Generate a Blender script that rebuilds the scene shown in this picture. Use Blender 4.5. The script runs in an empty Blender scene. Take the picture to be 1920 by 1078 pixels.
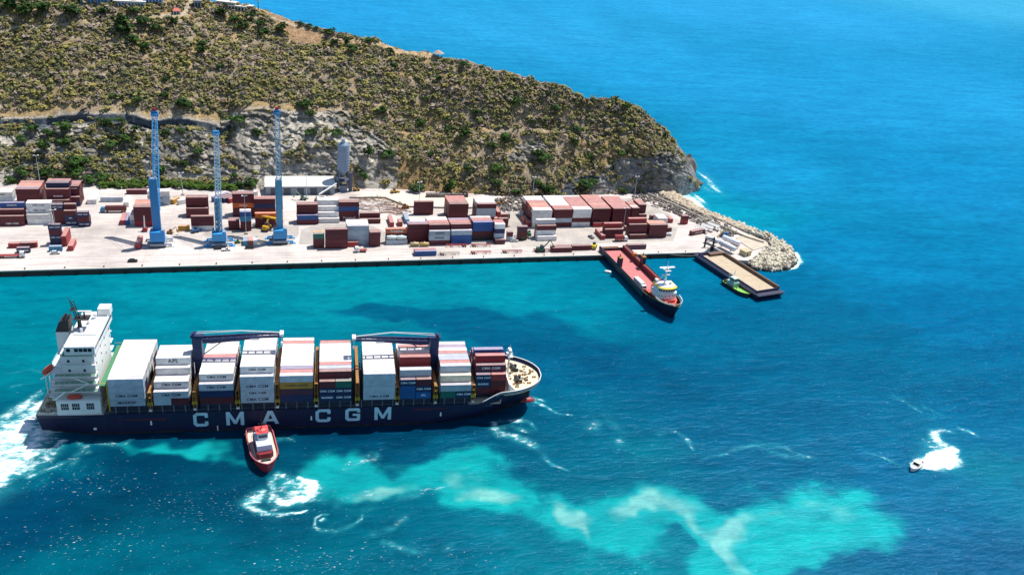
import bpy, bmesh, math, random
import numpy as np
from mathutils import Vector, Matrix
R = math.radians
random.seed(7); rng = np.random.default_rng(11)

# ------------------------------------------------------------------ camera
F, PITCH, ROLL, YAW, CAMH = 1626.0, .44454, .096721, .30117, 200.66   # f in px of a 1920 px wide frame
cp, sp, cr, sr, cy, sy = (math.cos(PITCH), math.sin(PITCH), math.cos(ROLL), math.sin(ROLL), math.cos(YAW), math.sin(YAW))
def yawed(v): return Vector((cy*v[0]+sy*v[1], -sy*v[0]+cy*v[1], v[2]))
c_right = yawed((cr, sr*sp, sr*cp)); c_up = yawed((-sr, cr*sp, cr*cp)); c_fwd = yawed((0, cp, -sp))
cam_d = bpy.data.cameras.new('camera'); cam = bpy.data.objects.new('camera', cam_d)
scene = bpy.context.scene; C = scene.collection
C.objects.link(cam); scene.camera = cam
m3 = Matrix((c_right, c_up, -c_fwd)).transposed()
cam.matrix_world = Matrix.Translation((0, 0, CAMH)) @ m3.to_4x4()
cam_d.sensor_width = 36; cam_d.lens = 36*F/1920; cam_d.clip_start = 1; cam_d.clip_end = 60000

# ------------------------------------------------------------------ light
SUN = Vector((.42, .22, 1.0)).normalized()
elev = math.asin(SUN.z); az = math.atan2(SUN.x, SUN.y)
sl = bpy.data.lights.new('sun', 'SUN'); sl.energy = 4.6; sl.angle = R(.53); sl.color = (1, .965, .91)
so = bpy.data.objects.new('sun', sl); C.objects.link(so); so.location = (0, 0, 500)
so.rotation_euler = SUN.to_track_quat('Z', 'Y').to_euler()
w = bpy.data.worlds.new('World'); scene.world = w; w.use_nodes = True
nt = w.node_tree; nt.nodes.clear()
sky = nt.nodes.new('ShaderNodeTexSky'); sky.sky_type = 'NISHITA'; sky.sun_disc = False
sky.sun_elevation = elev; sky.sun_rotation = az; sky.air_density = 1.0; sky.dust_density = .4; sky.ozone_density = 1.6
bg = nt.nodes.new('ShaderNodeBackground'); bg.inputs[1].default_value = .1
ow = nt.nodes.new('ShaderNodeOutputWorld'); nt.links.new(sky.outputs[0], bg.inputs[0]); nt.links.new(bg.outputs[0], ow.inputs[0])
scene.view_settings.view_transform = 'Standard'; scene.view_settings.look = 'None'
scene.view_settings.exposure = .47; scene.view_settings.gamma = 1.0
scene.cycles.max_bounces = 5; scene.cycles.diffuse_bounces = 3; scene.cycles.glossy_bounces = 2
scene.cycles.sample_clamp_indirect = 4

# ------------------------------------------------------------------ pixel helpers (pixels of the 1920 px photograph)
def rayd(x, y):
    u, v = x-960, y-539
    return c_right*u - c_up*v + c_fwd*F
def at(x, y, z=3.0):
    d = rayd(x, y); t = (z-CAMH)/d.z
    return Vector((d.x*t, d.y*t, z))
def atY(x, y, Y):
    d = rayd(x, y); t = Y/d.y
    return Vector((d.x*t, Y, CAMH+d.z*t))
def proj(p):
    d = Vector(p)-Vector((0, 0, CAMH)); k = F/d.dot(c_fwd)
    return (960+d.dot(c_right)*k, 539-d.dot(c_up)*k)
def pxm(p):                                             # pixels per metre of height at a point
    a = proj(p); b = proj(Vector(p)+Vector((0, 0, 1))); return a[1]-b[1]

def lin(h):
    h = h.lstrip('#'); o = []
    for i in (0, 2, 4):
        c = int(h[i:i+2], 16)/255; o.append(c/12.92 if c <= .04045 else ((c+.055)/1.055)**2.4)
    return o

# ------------------------------------------------------------------ noise in numpy
def _vn(x, y, seed):
    n = 256; g = np.random.default_rng(seed).random((n, n))
    xi = np.floor(x).astype(int); yi = np.floor(y).astype(int); fx = x-xi; fy = y-yi
    fx = fx*fx*(3-2*fx); fy = fy*fy*(3-2*fy)
    a = g[xi % n, yi % n]; b = g[(xi+1) % n, yi % n]; c = g[xi % n, (yi+1) % n]; d = g[(xi+1) % n, (yi+1) % n]
    return (a*(1-fx)+b*fx)*(1-fy)+(c*(1-fx)+d*fx)*fy
def fbm(x, y, s, oct=4, seed=0, gain=.5):
    t = 0; a = 1; tot = 0
    for k in range(oct):
        t = t+a*_vn(x/s+17.3*k, y/s-9.1*k, seed+k); tot += a; a *= gain; s /= 2.03
    return t/tot
def sstep(a, b, x):
    t = np.clip((x-a)/(b-a), 0, 1); return t*t*(3-2*t)

# ------------------------------------------------------------------ materials
def newmat(name):
    m = bpy.data.materials.new(name); m.use_nodes = True
    n = m.node_tree.nodes; l = m.node_tree.links
    return m, n, l, n['Principled BSDF']
def noise(n, l, scale, detail=4, rough=.55, coord='Object', mapscale=None):
    tc = n.new('ShaderNodeTexCoord'); mp = n.new('ShaderNodeMapping')
    l.new(tc.outputs[coord], mp.inputs[0])
    if mapscale: mp.inputs['Scale'].default_value = mapscale
    t = n.new('ShaderNodeTexNoise'); t.inputs['Scale'].default_value = scale; t.inputs['Detail'].default_value = detail
    t.inputs['Roughness'].default_value = rough; l.new(mp.outputs[0], t.inputs['Vector']); return t
def ramp(n, l, fac, stops):
    r = n.new('ShaderNodeValToRGB'); l.new(fac, r.inputs[0]); e = r.color_ramp.elements
    while len(e) < len(stops): e.new(.5)
    for i, (p, c) in enumerate(stops):
        e[i].position = p; e[i].color = (*c, 1) if len(c) == 3 else c
    return r
def mixc(n, l, a, b, fac, mode='MIX'):
    x = n.new('ShaderNodeMix'); x.data_type = 'RGBA'; x.blend_type = mode
    for s, v in ((6, a), (7, b)):
        if isinstance(v, (list, tuple)): x.inputs[s].default_value = (*v[:3], 1)
        else: l.new(v, x.inputs[s])
    if isinstance(fac, (int, float)): x.inputs[0].default_value = fac
    else: l.new(fac, x.inputs[0])
    return x.outputs[2]
MATS = {}
def paint(key, hexc, rough=.5, metal=0.0, dirt=.25, scale=.8, bump=0.0, dirtc='5a4a3c'):
    if key in MATS: return MATS[key]
    m, n, l, b = newmat(key)
    t = noise(n, l, scale, 6, .65)
    r = ramp(n, l, t.outputs[0], [(.38, (1, 1, 1)), (.72, (0, 0, 0))])
    inv = n.new('ShaderNodeMath'); inv.operation = 'MULTIPLY_ADD'; l.new(r.outputs[0], inv.inputs[0])
    inv.inputs[1].default_value = -dirt; inv.inputs[2].default_value = dirt
    l.new(mixc(n, l, lin(hexc), lin(dirtc), inv.outputs[0]), b.inputs['Base Color'])
    b.inputs['Roughness'].default_value = rough; b.inputs['Metallic'].default_value = metal
    if bump:
        bm_ = n.new('ShaderNodeBump'); bm_.inputs['Strength'].default_value = bump; bm_.inputs['Distance'].default_value = .1
        l.new(t.outputs[0], bm_.inputs['Height']); l.new(bm_.outputs[0], b.inputs['Normal'])
    MATS[key] = m; return m
def corrug(n, l, b, pitch=.28, axis='X', strength=.6):
    tc = n.new('ShaderNodeTexCoord'); wv = n.new('ShaderNodeTexWave'); wv.bands_direction = axis
    wv.inputs['Scale'].default_value = .314/pitch; wv.wave_profile = 'SIN'
    l.new(tc.outputs['Object'], wv.inputs['Vector'])
    bp_ = n.new('ShaderNodeBump'); bp_.inputs['Strength'].default_value = strength; bp_.inputs['Distance'].default_value = .04
    l.new(wv.outputs[0], bp_.inputs['Height']); l.new(bp_.outputs[0], b.inputs['Normal'])
def container_mat(name, attr):
    m, n, l, b = newmat(name)
    if attr:
        a = n.new('ShaderNodeAttribute'); a.attribute_name = 'Col'; src = a.outputs['Color']
    else:
        a = n.new('ShaderNodeObjectInfo'); src = a.outputs['Color']
    ra = n.new('ShaderNodeAttribute'); ra.attribute_name = 'kind'          # 0 side, .5 roof, 1 frame and bars
    geo = n.new('ShaderNodeNewGeometry')
    t = noise(n, l, .35, 6, .7); t2 = noise(n, l, 3.0, 4, .7, mapscale=(1, 1, .15))
    ofs = [q for q in n if q.type == 'TEX_COORD']
    if not attr:                                                          # each box its own weathering
        oi = a
        for q in [q for q in n if q.type == 'MAPPING']:
            cmb = n.new('ShaderNodeCombineXYZ'); mu = n.new('ShaderNodeMath'); mu.operation = 'MULTIPLY'; mu.inputs[1].default_value = 57
            l.new(oi.outputs['Random'], mu.inputs[0]); l.new(mu.outputs[0], cmb.inputs[0]); l.new(mu.outputs[0], cmb.inputs[1])
            l.new(cmb.outputs[0], q.inputs['Location'])
    # roofs paler, sun glare painted in with some fading, sides carry streaks of rust and grime
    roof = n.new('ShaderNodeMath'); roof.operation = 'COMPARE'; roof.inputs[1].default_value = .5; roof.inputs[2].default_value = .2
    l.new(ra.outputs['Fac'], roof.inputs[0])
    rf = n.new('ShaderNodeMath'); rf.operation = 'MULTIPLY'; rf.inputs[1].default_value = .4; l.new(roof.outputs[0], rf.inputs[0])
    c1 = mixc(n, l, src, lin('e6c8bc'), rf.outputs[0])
    st = ramp(n, l, t2.outputs[0], [(.5, (0, 0, 0)), (.8, (1, 1, 1))])
    k = n.new('ShaderNodeMath'); k.operation = 'MULTIPLY'; k.inputs[1].default_value = .12; l.new(st.outputs[0], k.inputs[0])
    c2 = mixc(n, l, c1, lin('3a2a26'), k.outputs[0])
    r1 = ramp(n, l, t.outputs[0], [(.35, (.78, .78, .78)), (.7, (1.12, 1.12, 1.12))])
    c3 = mixc(n, l, c2, r1.outputs[0], 1.0, 'MULTIPLY')
    l.new(c3, b.inputs['Base Color']); b.inputs['Roughness'].default_value = .55
    corrug(n, l, b)
    return m
M_CONT = container_mat('container_paint', False)
M_CONTV = container_mat('container_paint_mixed', True)
def vcol_mat(name, rough=.9, nscale=1.5, namt=.25, bump=.0):
    m, n, l, b = newmat(name)
    a = n.new('ShaderNodeAttribute'); a.attribute_name = 'Col'
    t = noise(n, l, nscale, 6, .7)
    r = ramp(n, l, t.outputs[0], [(.25, (1-namt*1.6,)*3), (.75, (1+namt,)*3)])
    l.new(mixc(n, l, a.outputs['Color'], r.outputs[0], 1.0, 'MULTIPLY'), b.inputs['Base Color'])
    b.inputs['Roughness'].default_value = rough
    b.inputs['Specular IOR Level'].default_value = .2
    if bump:
        bp_ = n.new('ShaderNodeBump'); bp_.inputs['Strength'].default_value = bump; bp_.inputs['Distance'].default_value = .5
        l.new(t.outputs[0], bp_.inputs['Height']); l.new(bp_.outputs[0], b.inputs['Normal'])
    return m

# ------------------------------------------------------------------ object helpers
def tag(o, label=None, cat=None, group=None, kind=None):
    if label: o['label'] = label
    if cat: o['category'] = cat
    if group: o['group'] = group
    if kind: o['kind'] = kind
    return o
def empty(name, loc, rz=0, label=None, cat=None, group=None):
    o = bpy.data.objects.new(name, None); C.objects.link(o); o.location = loc; o.rotation_euler = (0, 0, rz)
    o.empty_display_size = .5
    return tag(o, label, cat, group)
def link(name, me, parent=None, loc=(0, 0, 0), rz=0):
    o = bpy.data.objects.new(name, me); C.objects.link(o); o.location = loc; o.rotation_euler = (0, 0, rz)
    if parent: o.parent = parent
    return o
def copy_tree(o, parent=None):
    c = o.copy(); C.objects.link(c)
    if parent: c.parent = parent
    for ch in o.children: copy_tree(ch, c)
    return c
class MB:
    """collects shapes; build() links them as one mesh object"""
    def __init__(s): s.v = []; s.f = []; s.mi = []; s.cur = 0; s.col = None; s.cols = []; s.kd = 0; s.kinds = []
    def face(s, idx):
        s.f.append(idx); s.mi.append(s.cur); s.cols.append(s.col); s.kinds.append(s.kd)
    def add(s, vs, fs):
        b = len(s.v); s.v += [tuple(q) for q in vs]
        for f in fs: s.face([b+i for i in f])
    def box(s, x0, x1, y0, y1, z0, z1):
        vs = [(x, y, z) for z in (z0, z1) for y in (y0, y1) for x in (x0, x1)]
        s.add(vs, [(0, 2, 3, 1), (4, 5, 7, 6), (0, 1, 5, 4), (2, 6, 7, 3), (0, 4, 6, 2), (1, 3, 7, 5)]); return s
    def obox(s, c, ax, ay, az):                                            # centre and three half-axes
        c, ax, ay, az = map(Vector, (c, ax, ay, az))
        vs = [c+ax*i+ay*j+az*k for k in (-1, 1) for j in (-1, 1) for i in (-1, 1)]
        s.add(vs, [(0, 2, 3, 1), (4, 5, 7, 6), (0, 1, 5, 4), (2, 6, 7, 3), (0, 4, 6, 2), (1, 3, 7, 5)]); return s
    def bar(s, a, b, r, n=4, r2=None):
        a, b = Vector(a), Vector(b); d = (b-a)
        if d.length < 1e-5: return s
        q = d.to_track_quat('Z', 'Y'); r2 = r if r2 is None else r2; vs = []
        for p, rr in ((a, r), (b, r2)):
            for i in range(n):
                t = 2*math.pi*(i+.5)/n; vs.append(p+q @ Vector((math.cos(t)*rr, math.sin(t)*rr, 0)))
        s.add(vs, [(i, (i+1) % n, n+(i+1) % n, n+i) for i in range(n)]+[tuple(range(n))[::-1], tuple(range(n, 2*n))]); return s
    def path(s, pts, r, n=4):
        for a, b in zip(pts, pts[1:]): s.bar(a, b, r, n)
        return s
    def cyl(s, x, y, z0, z1, r, n=16, r2=None): return s.bar((x, y, z0), (x, y, z1), r, n, r2)
    def lathe(s, prof, n=20, c=(0, 0, 0), axis='Z'):
        vs = []
        for r, z in prof:
            for i in range(n):
                t = 2*math.pi*i/n; p = (math.cos(t)*r, math.sin(t)*r, z)
                if axis == 'X': p = (p[2], p[0], p[1])
                vs.append((c[0]+p[0], c[1]+p[1], c[2]+p[2]))
        fs = []
        for k in range(len(prof)-1):
            for i in range(n): fs.append((k*n+i, k*n+(i+1) % n, (k+1)*n+(i+1) % n, (k+1)*n+i))
        fs.append(tuple(range(n))[::-1]); fs.append(tuple((len(prof)-1)*n+i for i in range(n)))
        s.add(vs, fs); return s
    def prism(s, poly, z0, z1):                                            # outline in plan, counter-clockwise
        n = len(poly); vs = [(x, y, z0) for x, y in poly]+[(x, y, z1) for x, y in poly]
        s.add(vs, [(i, (i+1) % n, n+(i+1) % n, n+i) for i in range(n)]+[tuple(range(n))[::-1], tuple(range(n, 2*n))]); return s
    def slab_y(s, poly, y0, y1):                                           # outline in x,z extruded along y
        n = len(poly); vs = [(x, y0, z) for x, z in poly]+[(x, y1, z) for x, z in poly]
        s.add(vs, [(i, (i+1) % n, n+(i+1) % n, n+i) for i in range(n)]+[tuple(range(n))[::-1], tuple(range(n, 2*n))]); return s
    def slab_x(s, poly, x0, x1):                                           # outline in y,z extruded along x
        n = len(poly); vs = [(x0, y, z) for y, z in poly]+[(x1, y, z) for y, z in poly]
        s.add(vs, [(i, (i+1) % n, n+(i+1) % n, n+i) for i in range(n)]+[tuple(range(n))[::-1], tuple(range(n, 2*n))]); return s
    def mesh(s, name, mats, smooth=False):
        me = bpy.data.meshes.new(name); me.from_pydata([tuple(v) for v in s.v], [], s.f)
        for m in (mats if isinstance(mats, (list, tuple)) else [mats]): me.materials.append(m)
        me.polygons.foreach_set('material_index', s.mi)
        bm = bmesh.new(); bm.from_mesh(me)
        bmesh.ops.recalc_face_normals(bm, faces=bm.faces); bm.to_mesh(me); bm.free()
        if any(c is not None for c in s.cols):
            ca = me.color_attributes.new('Col', 'FLOAT_COLOR', 'CORNER'); arr = []
            for f, c in zip(s.f, s.cols): arr += list((*(c or (.5, .5, .5)), 1))*len(f)
            ca.data.foreach_set('color', arr)
        if any(s.kinds):
            ka = me.attributes.new('kind', 'FLOAT', 'FACE'); ka.data.foreach_set('value', s.kinds)
        if smooth: me.polygons.foreach_set('use_smooth', [True]*len(me.polygons))
        me.update(); return me
    def build(s, name, mats, parent=None, loc=(0, 0, 0), rz=0, smooth=False):
        return link(name, s.mesh(name, mats, smooth), parent, loc, rz)
def np_mesh(name, V, Fq, mat, cols=None, smooth=False):
    """V (n,3) float, Fq (m,4) int quads, cols (n,3) per vertex"""
    me = bpy.data.meshes.new(name); nv, nf = len(V), len(Fq)
    me.vertices.add(nv); me.vertices.foreach_set('co', np.asarray(V, dtype=np.float32).ravel())
    me.loops.add(nf*4); me.loops.foreach_set('vertex_index', np.asarray(Fq, dtype=np.int32).ravel())
    me.polygons.add(nf); me.polygons.foreach_set('loop_start', np.arange(0, nf*4, 4, dtype=np.int32))
    me.update(calc_edges=True)
    if smooth: me.polygons.foreach_set('use_smooth', np.ones(nf, dtype=bool))
    if cols is not None:
        ca = me.color_attributes.new('Col', 'FLOAT_COLOR', 'POINT')
        a = np.ones((nv, 4), dtype=np.float32); a[:, :3] = cols; ca.data.foreach_set('color', a.ravel())
    me.materials.append(mat); return me
def grid_faces(nu, nv):
    i = np.arange(nu-1)[:, None]*nv+np.arange(nv-1)[None, :]
    return np.stack([i, i+nv, i+nv+1, i+1], -1).reshape(-1, 4)
def text_mesh(s, size, mat, bold=0.0, ext=.0, shear=0.0, spacing=1.0):
    cu = bpy.data.curves.new('letters', 'FONT'); cu.body = s; cu.size = size; cu.align_x = 'CENTER'; cu.align_y = 'CENTER'
    cu.offset = bold; cu.extrude = ext; cu.shear = shear; cu.space_character = spacing
    o = bpy.data.objects.new('letters', cu); C.objects.link(o)
    me = bpy.data.meshes.new_from_object(o.evaluated_get(bpy.context.evaluated_depsgraph_get()))
    bpy.data.objects.remove(o); me.materials.clear(); me.materials.append(mat); return me
# ================================================================== SEA
GAIN = 2.0
def sea_axis(a, b, step, lo, hi):
    c = list(np.arange(a, b+step/2, step)); s = step; x = b
    up = []
    while x < hi: s *= 1.22; x += s; up.append(x)
    s = step; x = a; dn = []
    while x > lo: s *= 1.22; x -= s; dn.append(x)
    return np.array(dn[::-1]+c+up)
sx = sea_axis(-130, 330, .6, -9000, 16000); syy = sea_axis(160, 440, .6, -3000, 26000)
GX, GY = np.meshgrid(sx, syy, indexing='ij')
near = (GX > -240) & (GX < 460) & (GY > 120) & (GY < 640)
wxn = GX+(fbm(GX, GY, 34, 4, 3)-.5)*46; wyn = GY+(fbm(GX+500, GY, 34, 4, 9)-.5)*46
def blob(px, py, rx, ry, rot=0, X=None, Y=None):
    X = wxn if X is None else X; Y = wyn if Y is None else Y
    c = at(px, py, 0); t = R(rot)
    a = at(px+rx*math.cos(t), py+rx*math.sin(t), 0)-c; b = at(px-ry*math.sin(t), py+ry*math.cos(t), 0)-c
    det = a.x*b.y-a.y*b.x; dx = X-c.x; dy = Y-c.y
    u = (dx*b.y-dy*b.x)/det; v = (a.x*dy-a.y*dx)/det
    return np.exp(-np.minimum(u*u+v*v, 30))
CP = [(560,20,'30aaea'),(1000,60,'34aee8'),(1400,20,'38b0ee'),(1860,8,'50bfee'),(1900,200,'2ca8e4'),(1300,150,'2aa6e2'),(1600,200,'28a4e0'),  # far points paler: distance haze painted into the water colour
 (1800,350,'1a98d2'),(1450,330,'1c9ed4'),(1340,410,'08a8c6'),(1600,480,'0c8cc0'),(1800,600,'047cb0'),(1500,600,'0476a2'),(1330,590,'0078a4'),(1400,520,'007cac'),
 (100,540,'0090a6'),(400,540,'049cae'),(700,545,'049cae'),(950,535,'049cb0'),(1080,570,'0092ae'),(60,650,'0094a8'),(450,600,'0094aa'),(1250,500,'0086ae'),
 (1000,700,'006e98'),(1150,720,'006690'),(1300,750,'006690'),(1500,750,'006c98'),(1700,720,'00709c'),(1880,780,'0074a4'),(1900,900,'0682aa'),(1850,1050,'005e90'),
 (1650,900,'0070a0'),(1500,860,'006e98'),(1100,820,'007698'),(900,830,'006086'),(700,850,'004c72'),(300,840,'005a7c'),(60,960,'005076'),(250,930,'004566'),
 (420,960,'005070'),(100,1070,'007890'),(350,1070,'007a92'),(600,1060,'00748c'),(800,990,'00688a'),(900,1060,'00849e'),(1100,1040,'0092a4'),(1750,500,'0c8ac0')]
num = np.zeros(GX.shape+(3,)); den = np.zeros(GX.shape)+1e-12
bx = GX+(fbm(GX, GY, 70, 3, 21)-.5)*50; by = GY+(fbm(GX, GY, 70, 3, 25)-.5)*50
for px, py, h in CP:
    c = at(px, py, 0); k = 1.0/(((bx-c.x)**2+(by-c.y)**2)+120)**1.7
    num += k[..., None]*np.array(lin(h)); den += k
SC = num/den[..., None]
def mixin(col, m):
    global SC
    SC = SC*(1-m[..., None])+np.array(lin(col))*m[..., None]
n1 = fbm(GX, GY, 16, 5, 31); n2 = fbm(GX, GY, 60, 4, 37)
# cloud shadow painted on the water between the ships, turquoise silt clouds, pale silt
m = sum(blob(*b) for b in [(700,602,95,17,0),(830,612,90,20,0),(960,632,90,30,5),(1070,650,80,38,10),(1120,655,60,25,0)])
mixin('005f88', sstep(.22, .75, m+(n1-.5)*.4)*.75)
wA = fbm(GX+(n1-.5)*26, GY+(n2-.5)*40, 18, 6, 171, .56); wB = fbm(GX+(n1-.5)*14, GY-(n1-.5)*14, 7, 5, 177, .6)
wx2 = GX+(fbm(GX, GY, 22, 4, 181)-.5)*30; wy2 = GY+(fbm(GX, GY, 22, 4, 187)-.5)*30
def silt(L_): return sum(blob(*b_, X=wx2, Y=wy2)*k_ for *b_, k_ in L_)
m = silt([(1240,860,70,50,0,.5),(1330,850,60,30,0,.35),(1890,880,90,50,0,.6),(1760,850,90,34,20,.4),(1720,775,70,16,35,.35),(600,900,130,45,0,.6),(850,930,200,60,0,.55),(1000,1010,180,60,0,.35),(1450,950,330,80,0,.5),
   (140,860,130,26,-8,.6),(60,800,70,60,0,.6),(950,840,150,30,0,.3),(1180,1060,200,40,0,.5)])
mixin('008fa4', sstep(.15, 1.1, m*(.5+wA)+(wB-.5)*.25*np.minimum(m, 1))*.8)
m = silt([(385,842,55,16,0,1),(330,852,50,12,0,.7),(255,852,50,10,0,.5),(450,862,50,14,0,.5),(610,868,60,22,15,1),(560,890,60,20,0,.8),(690,880,70,22,0,.9),(735,900,55,22,0,1.1),(790,870,45,22,0,1),
   (860,860,50,36,0,1.1),(920,890,80,44,5,1.1),(980,915,60,40,20,1),(900,930,70,30,0,.8),(1045,925,24,20,50,.9),(1080,960,50,20,50,1),(1230,960,120,42,0,1.2),(1190,1000,90,40,0,1),(1135,962,60,38,0,.95),(1030,960,60,26,0,.7),(650,915,90,22,0,.6),(1310,985,80,40,20,1),
   (1380,985,60,50,0,1.1),(1400,1045,90,50,0,1),(1500,960,120,46,0,1.2),(1570,945,90,40,0,1.1),(1610,995,80,42,10,1),(1470,1020,130,36,0,1.1),(1360,1078,60,30,0,1)])
m -= silt([(1285,1026,55,16,22,1.2),(1700,1055,60,14,12,1),(1535,1066,60,16,0,.9),(1080,1045,50,20,0,.6),(820,985,120,20,0,.7),(1240,1062,60,18,0,.5)])
m = np.clip(m, 0, 1.6)
mixin('16ccd0', sstep(.26, 1.15, m*(.25+1.4*wA)+(wB-.5)*.6*np.minimum(m, 1))*.95)
m = silt([(735,905,42,18,-8,1),(925,912,52,20,10,1.1),(868,868,40,14,0,.5),(1052,930,24,12,50,1),(1085,962,34,13,50,1.2),(1218,955,70,22,-5,1.2),(1290,985,60,16,28,.9),(1382,975,38,26,0,1.3),(1376,1010,26,26,0,1.1),(1372,1050,18,36,0,.7),(1480,955,70,20,0,.5),(1570,950,60,22,20,.5)])
mixin('a4f4ec', sstep(.2, 1.1, m*(.3+1.4*wA)+(wB-.5)*.5*np.minimum(m, 1))*.85)
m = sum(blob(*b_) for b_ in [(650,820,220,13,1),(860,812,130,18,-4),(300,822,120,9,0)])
mixin('003a5c', sstep(.2, .9, m)*.6)  # ship's shade painted on the water beside the hull, with deeper water colour
SC *= np.array([.9, 1.0, .98])
SC *= (1-.14*sstep(430, 300, GY))[..., None]*np.array([1, 1, 1.0])
# large soft variation
SC *= (1+(n2-.5)*.22+(wB-.5)*.12)[..., None]; del wA, wB, wx2, wy2
# foam carried as an attribute, broken up finely by the shader
FM = np.zeros(GX.shape)
def streak(pts, wid, amt=1.0, warp=5.0, fade=None):
    """foam along a line of pixels (x, y[, width])"""
    global FM
    P = [at(q[0], q[1], 0) for q in pts]
    W = [(q[2] if len(q) > 2 else wid) for q in pts]
    ax = min(p.x for p in P)-20; bx_ = max(p.x for p in P)+20; ay = min(p.y for p in P)-20; by_ = max(p.y for p in P)+20
    i = np.where((sx > ax) & (sx < bx_))[0]; j = np.where((syy > ay) & (syy < by_))[0]
    if not len(i) or not len(j): return
    S = np.s_[i[0]:i[-1]+1, j[0]:j[-1]+1]
    X = GX[S]+(fbm(GX[S], GY[S], 9, 4, 41)-.5)*warp; Y = GY[S]+(fbm(GX[S], GY[S], 9, 4, 47)-.5)*warp
    best = np.zeros(X.shape)
    for k in range(len(P)-1):
        a, b = P[k], P[k+1]; d = b-a; L2 = d.x*d.x+d.y*d.y+1e-6
        t = np.clip(((X-a.x)*d.x+(Y-a.y)*d.y)/L2, 0, 1)
        dd = np.hypot(X-a.x-t*d.x, Y-a.y-t*d.y); wv = (W[k]*(1-t)+W[k+1]*t)*(1+1.6*max(0, .9-amt))
        best = np.maximum(best, np.exp(-(dd/wv)**2))
    wk = np.clip(1.15-amt, 0, 1); best = np.clip(best*(.62+.76*fbm(X, Y, 3.2, 4, 53))*(1-wk)+wk*best*np.clip(3.4*fbm(GX[S], GY[S], 4.5, 5, 57)-1.05, 0, 1.5), 0, 2)
    FM[S] = np.maximum(FM[S], best*amt)
# stern wash of the container ship
streak([(66,775,3),(40,800,7),(5,850,10),(-60,900,14)], 9, 1.15, 7)
streak([(80,790,4),(70,820,8),(40,860,8),(0,885,8),(-60,910,9)], 8, 1.1, 7)
streak([(75,735,2),(30,775,4),(-10,800,6)], 3, .9, 5); streak([(78,755,3),(40,790,5),(-20,830,7)], 4, 1.0, 5)
streak([(118,826,2),(95,850,4),(60,880,4),(5,892,4)], 4, .95, 5)
streak([(10,700,.6),(60,690,.5),(90,700,.5)], .6, .55, 3); streak([(20,725,.6),(75,715,.5)], .6, .5, 3)
streak([(60,893,1.5),(100,878,1.3),(140,862,1)], 1.2, .75, 4); streak([(140,870),(158,835)], 1.5, .65, 5)
streak([(180,830),(230,836),(240,826)], 1, .6, 4); streak([(150,830),(165,850)], 1.3, .6, 5)
# wash of the red tug
streak([(515,885,1.5),(508,900,2),(512,925,2),(503,940,1.4)], 2, .95, 4)
streak([(520,890,2.6),(545,905,3.4),(570,905,3)], 2, .8, 5); streak([(500,930,5),(530,922,6),(560,920,6)], 5, .8, 6); streak([(480,948,3),(520,955,3)], 3, .62, 5)
streak([(560,895,1.4),(580,900,2),(586,912,3.4),(578,928,3.6),(560,936,3.0),(540,942,2.4),(525,938,2)], 2.4, 1.25, 3)
streak([(530,895,1.2),(545,915,1.4),(560,922,1.2)], 1.4, .85, 3)
streak([(482,932,4),(466,940,3.4),(463,948,2),(480,958,2),(505,962,1.4),(540,962,.8),(575,955,.6)], 2, 1.0, 3)
streak([(489,925,2.5),(478,938,3)], 3, 1.1, 3); streak([(500,940,1.2),(530,930,.8),(560,925,.8)], 1, .8, 3); streak([(520,950,1),(550,945,1)], 1, .7, 3)
streak([(590,985,.6),(592,970,.8),(604,963,.7),(618,964,.5)], .8, .9, 2); streak([(590,985,.6),(602,994,.7),(625,998,1),(650,990,.9),(668,978,.6),(676,965,.5)], .9, .68, 4)
streak([(604,975,1),(608,972,1)], 1, .8, 2); streak([(700,998),(740,985),(765,972)], 1, .5, 4)
streak([(720,1015),(760,1030),(800,1034),(840,1028),(850,1018)], 1, .5, 5); streak([(560,880),(640,950),(700,955)], 1.2, .42, 8)
streak([(500,830),(530,820),(545,822)], 1, .45, 5); streak([(640,880),(670,860),(700,852)], 1.5, .42, 8); streak([(600,935),(680,925),(740,932),(860,915)], 1.5, .45, 8)
# bow wave
streak([(930,793,2),(938,810,2.4),(960,820,2.2),(985,826,2),(1005,838,1.4)], 2, .8, 6); streak([(930,792,1.5),(960,788,1.6),(985,786,1.2),(1003,805,1)], 1.5, .75, 5)
streak([(1005,840,1),(1030,862,.8),(1060,880,.7)], .8, .6, 4); streak([(1002,752,1.6),(1015,760,1.3),(1045,775,.8),(1075,780,.6)], 1, .85, 3)
streak([(1002,745,1.2),(1022,752,.8)], .8, .8, 2); streak([(940,800,2),(990,810,2)], 3, .5, 5)
streak([(1100,800),(1130,785),(1150,800),(1165,830)], 2, .42, 8); streak([(1235,815,1.2),(1262,808,1),(1285,820,1),(1290,838,1)], 1.2, .6, 6)
streak([(1320,862,.8),(1360,850,1),(1385,835,1),(1420,830,1.2),(1470,838,1),(1500,850,.8)], 1.2, .62, 6)
streak([(1440,845),(1480,850),(1520,858)], 1.5, .52, 8); streak([(1410,832),(1430,838)], .8, .8, 3); streak([(1630,850),(1660,860),(1690,872)], 1, .55, 5)
# wake of the speed boat
streak([(1722,872,2.4),(1745,868,4.4),(1768,864,5),(1780,856,4.4)], 3, 1.8, 2); streak([(1745,862,3),(1770,850,4),(1784,843,3)], 2.6, 1.7, 2)
streak([(1784,840,2.6),(1766,832,3.2),(1754,822,3.2),(1752,812,3)], 2, 1.1, 2.5); streak([(1750,815,2),(1765,806,1.8),(1788,812,1.2)], 1.8, .75, 3)
streak([(1752,835,5),(1754,850,5)], 3, .8, 4); streak([(1800,802,1.3),(1815,808,1.6),(1832,816,1)], 1.4, .85, 3)
streak([(1675,740,1.5),(1700,757,1.2),(1728,775,.8)], 1.2, .5, 5); streak([(1735,765),(1790,785)], .8, .45, 5)
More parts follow.
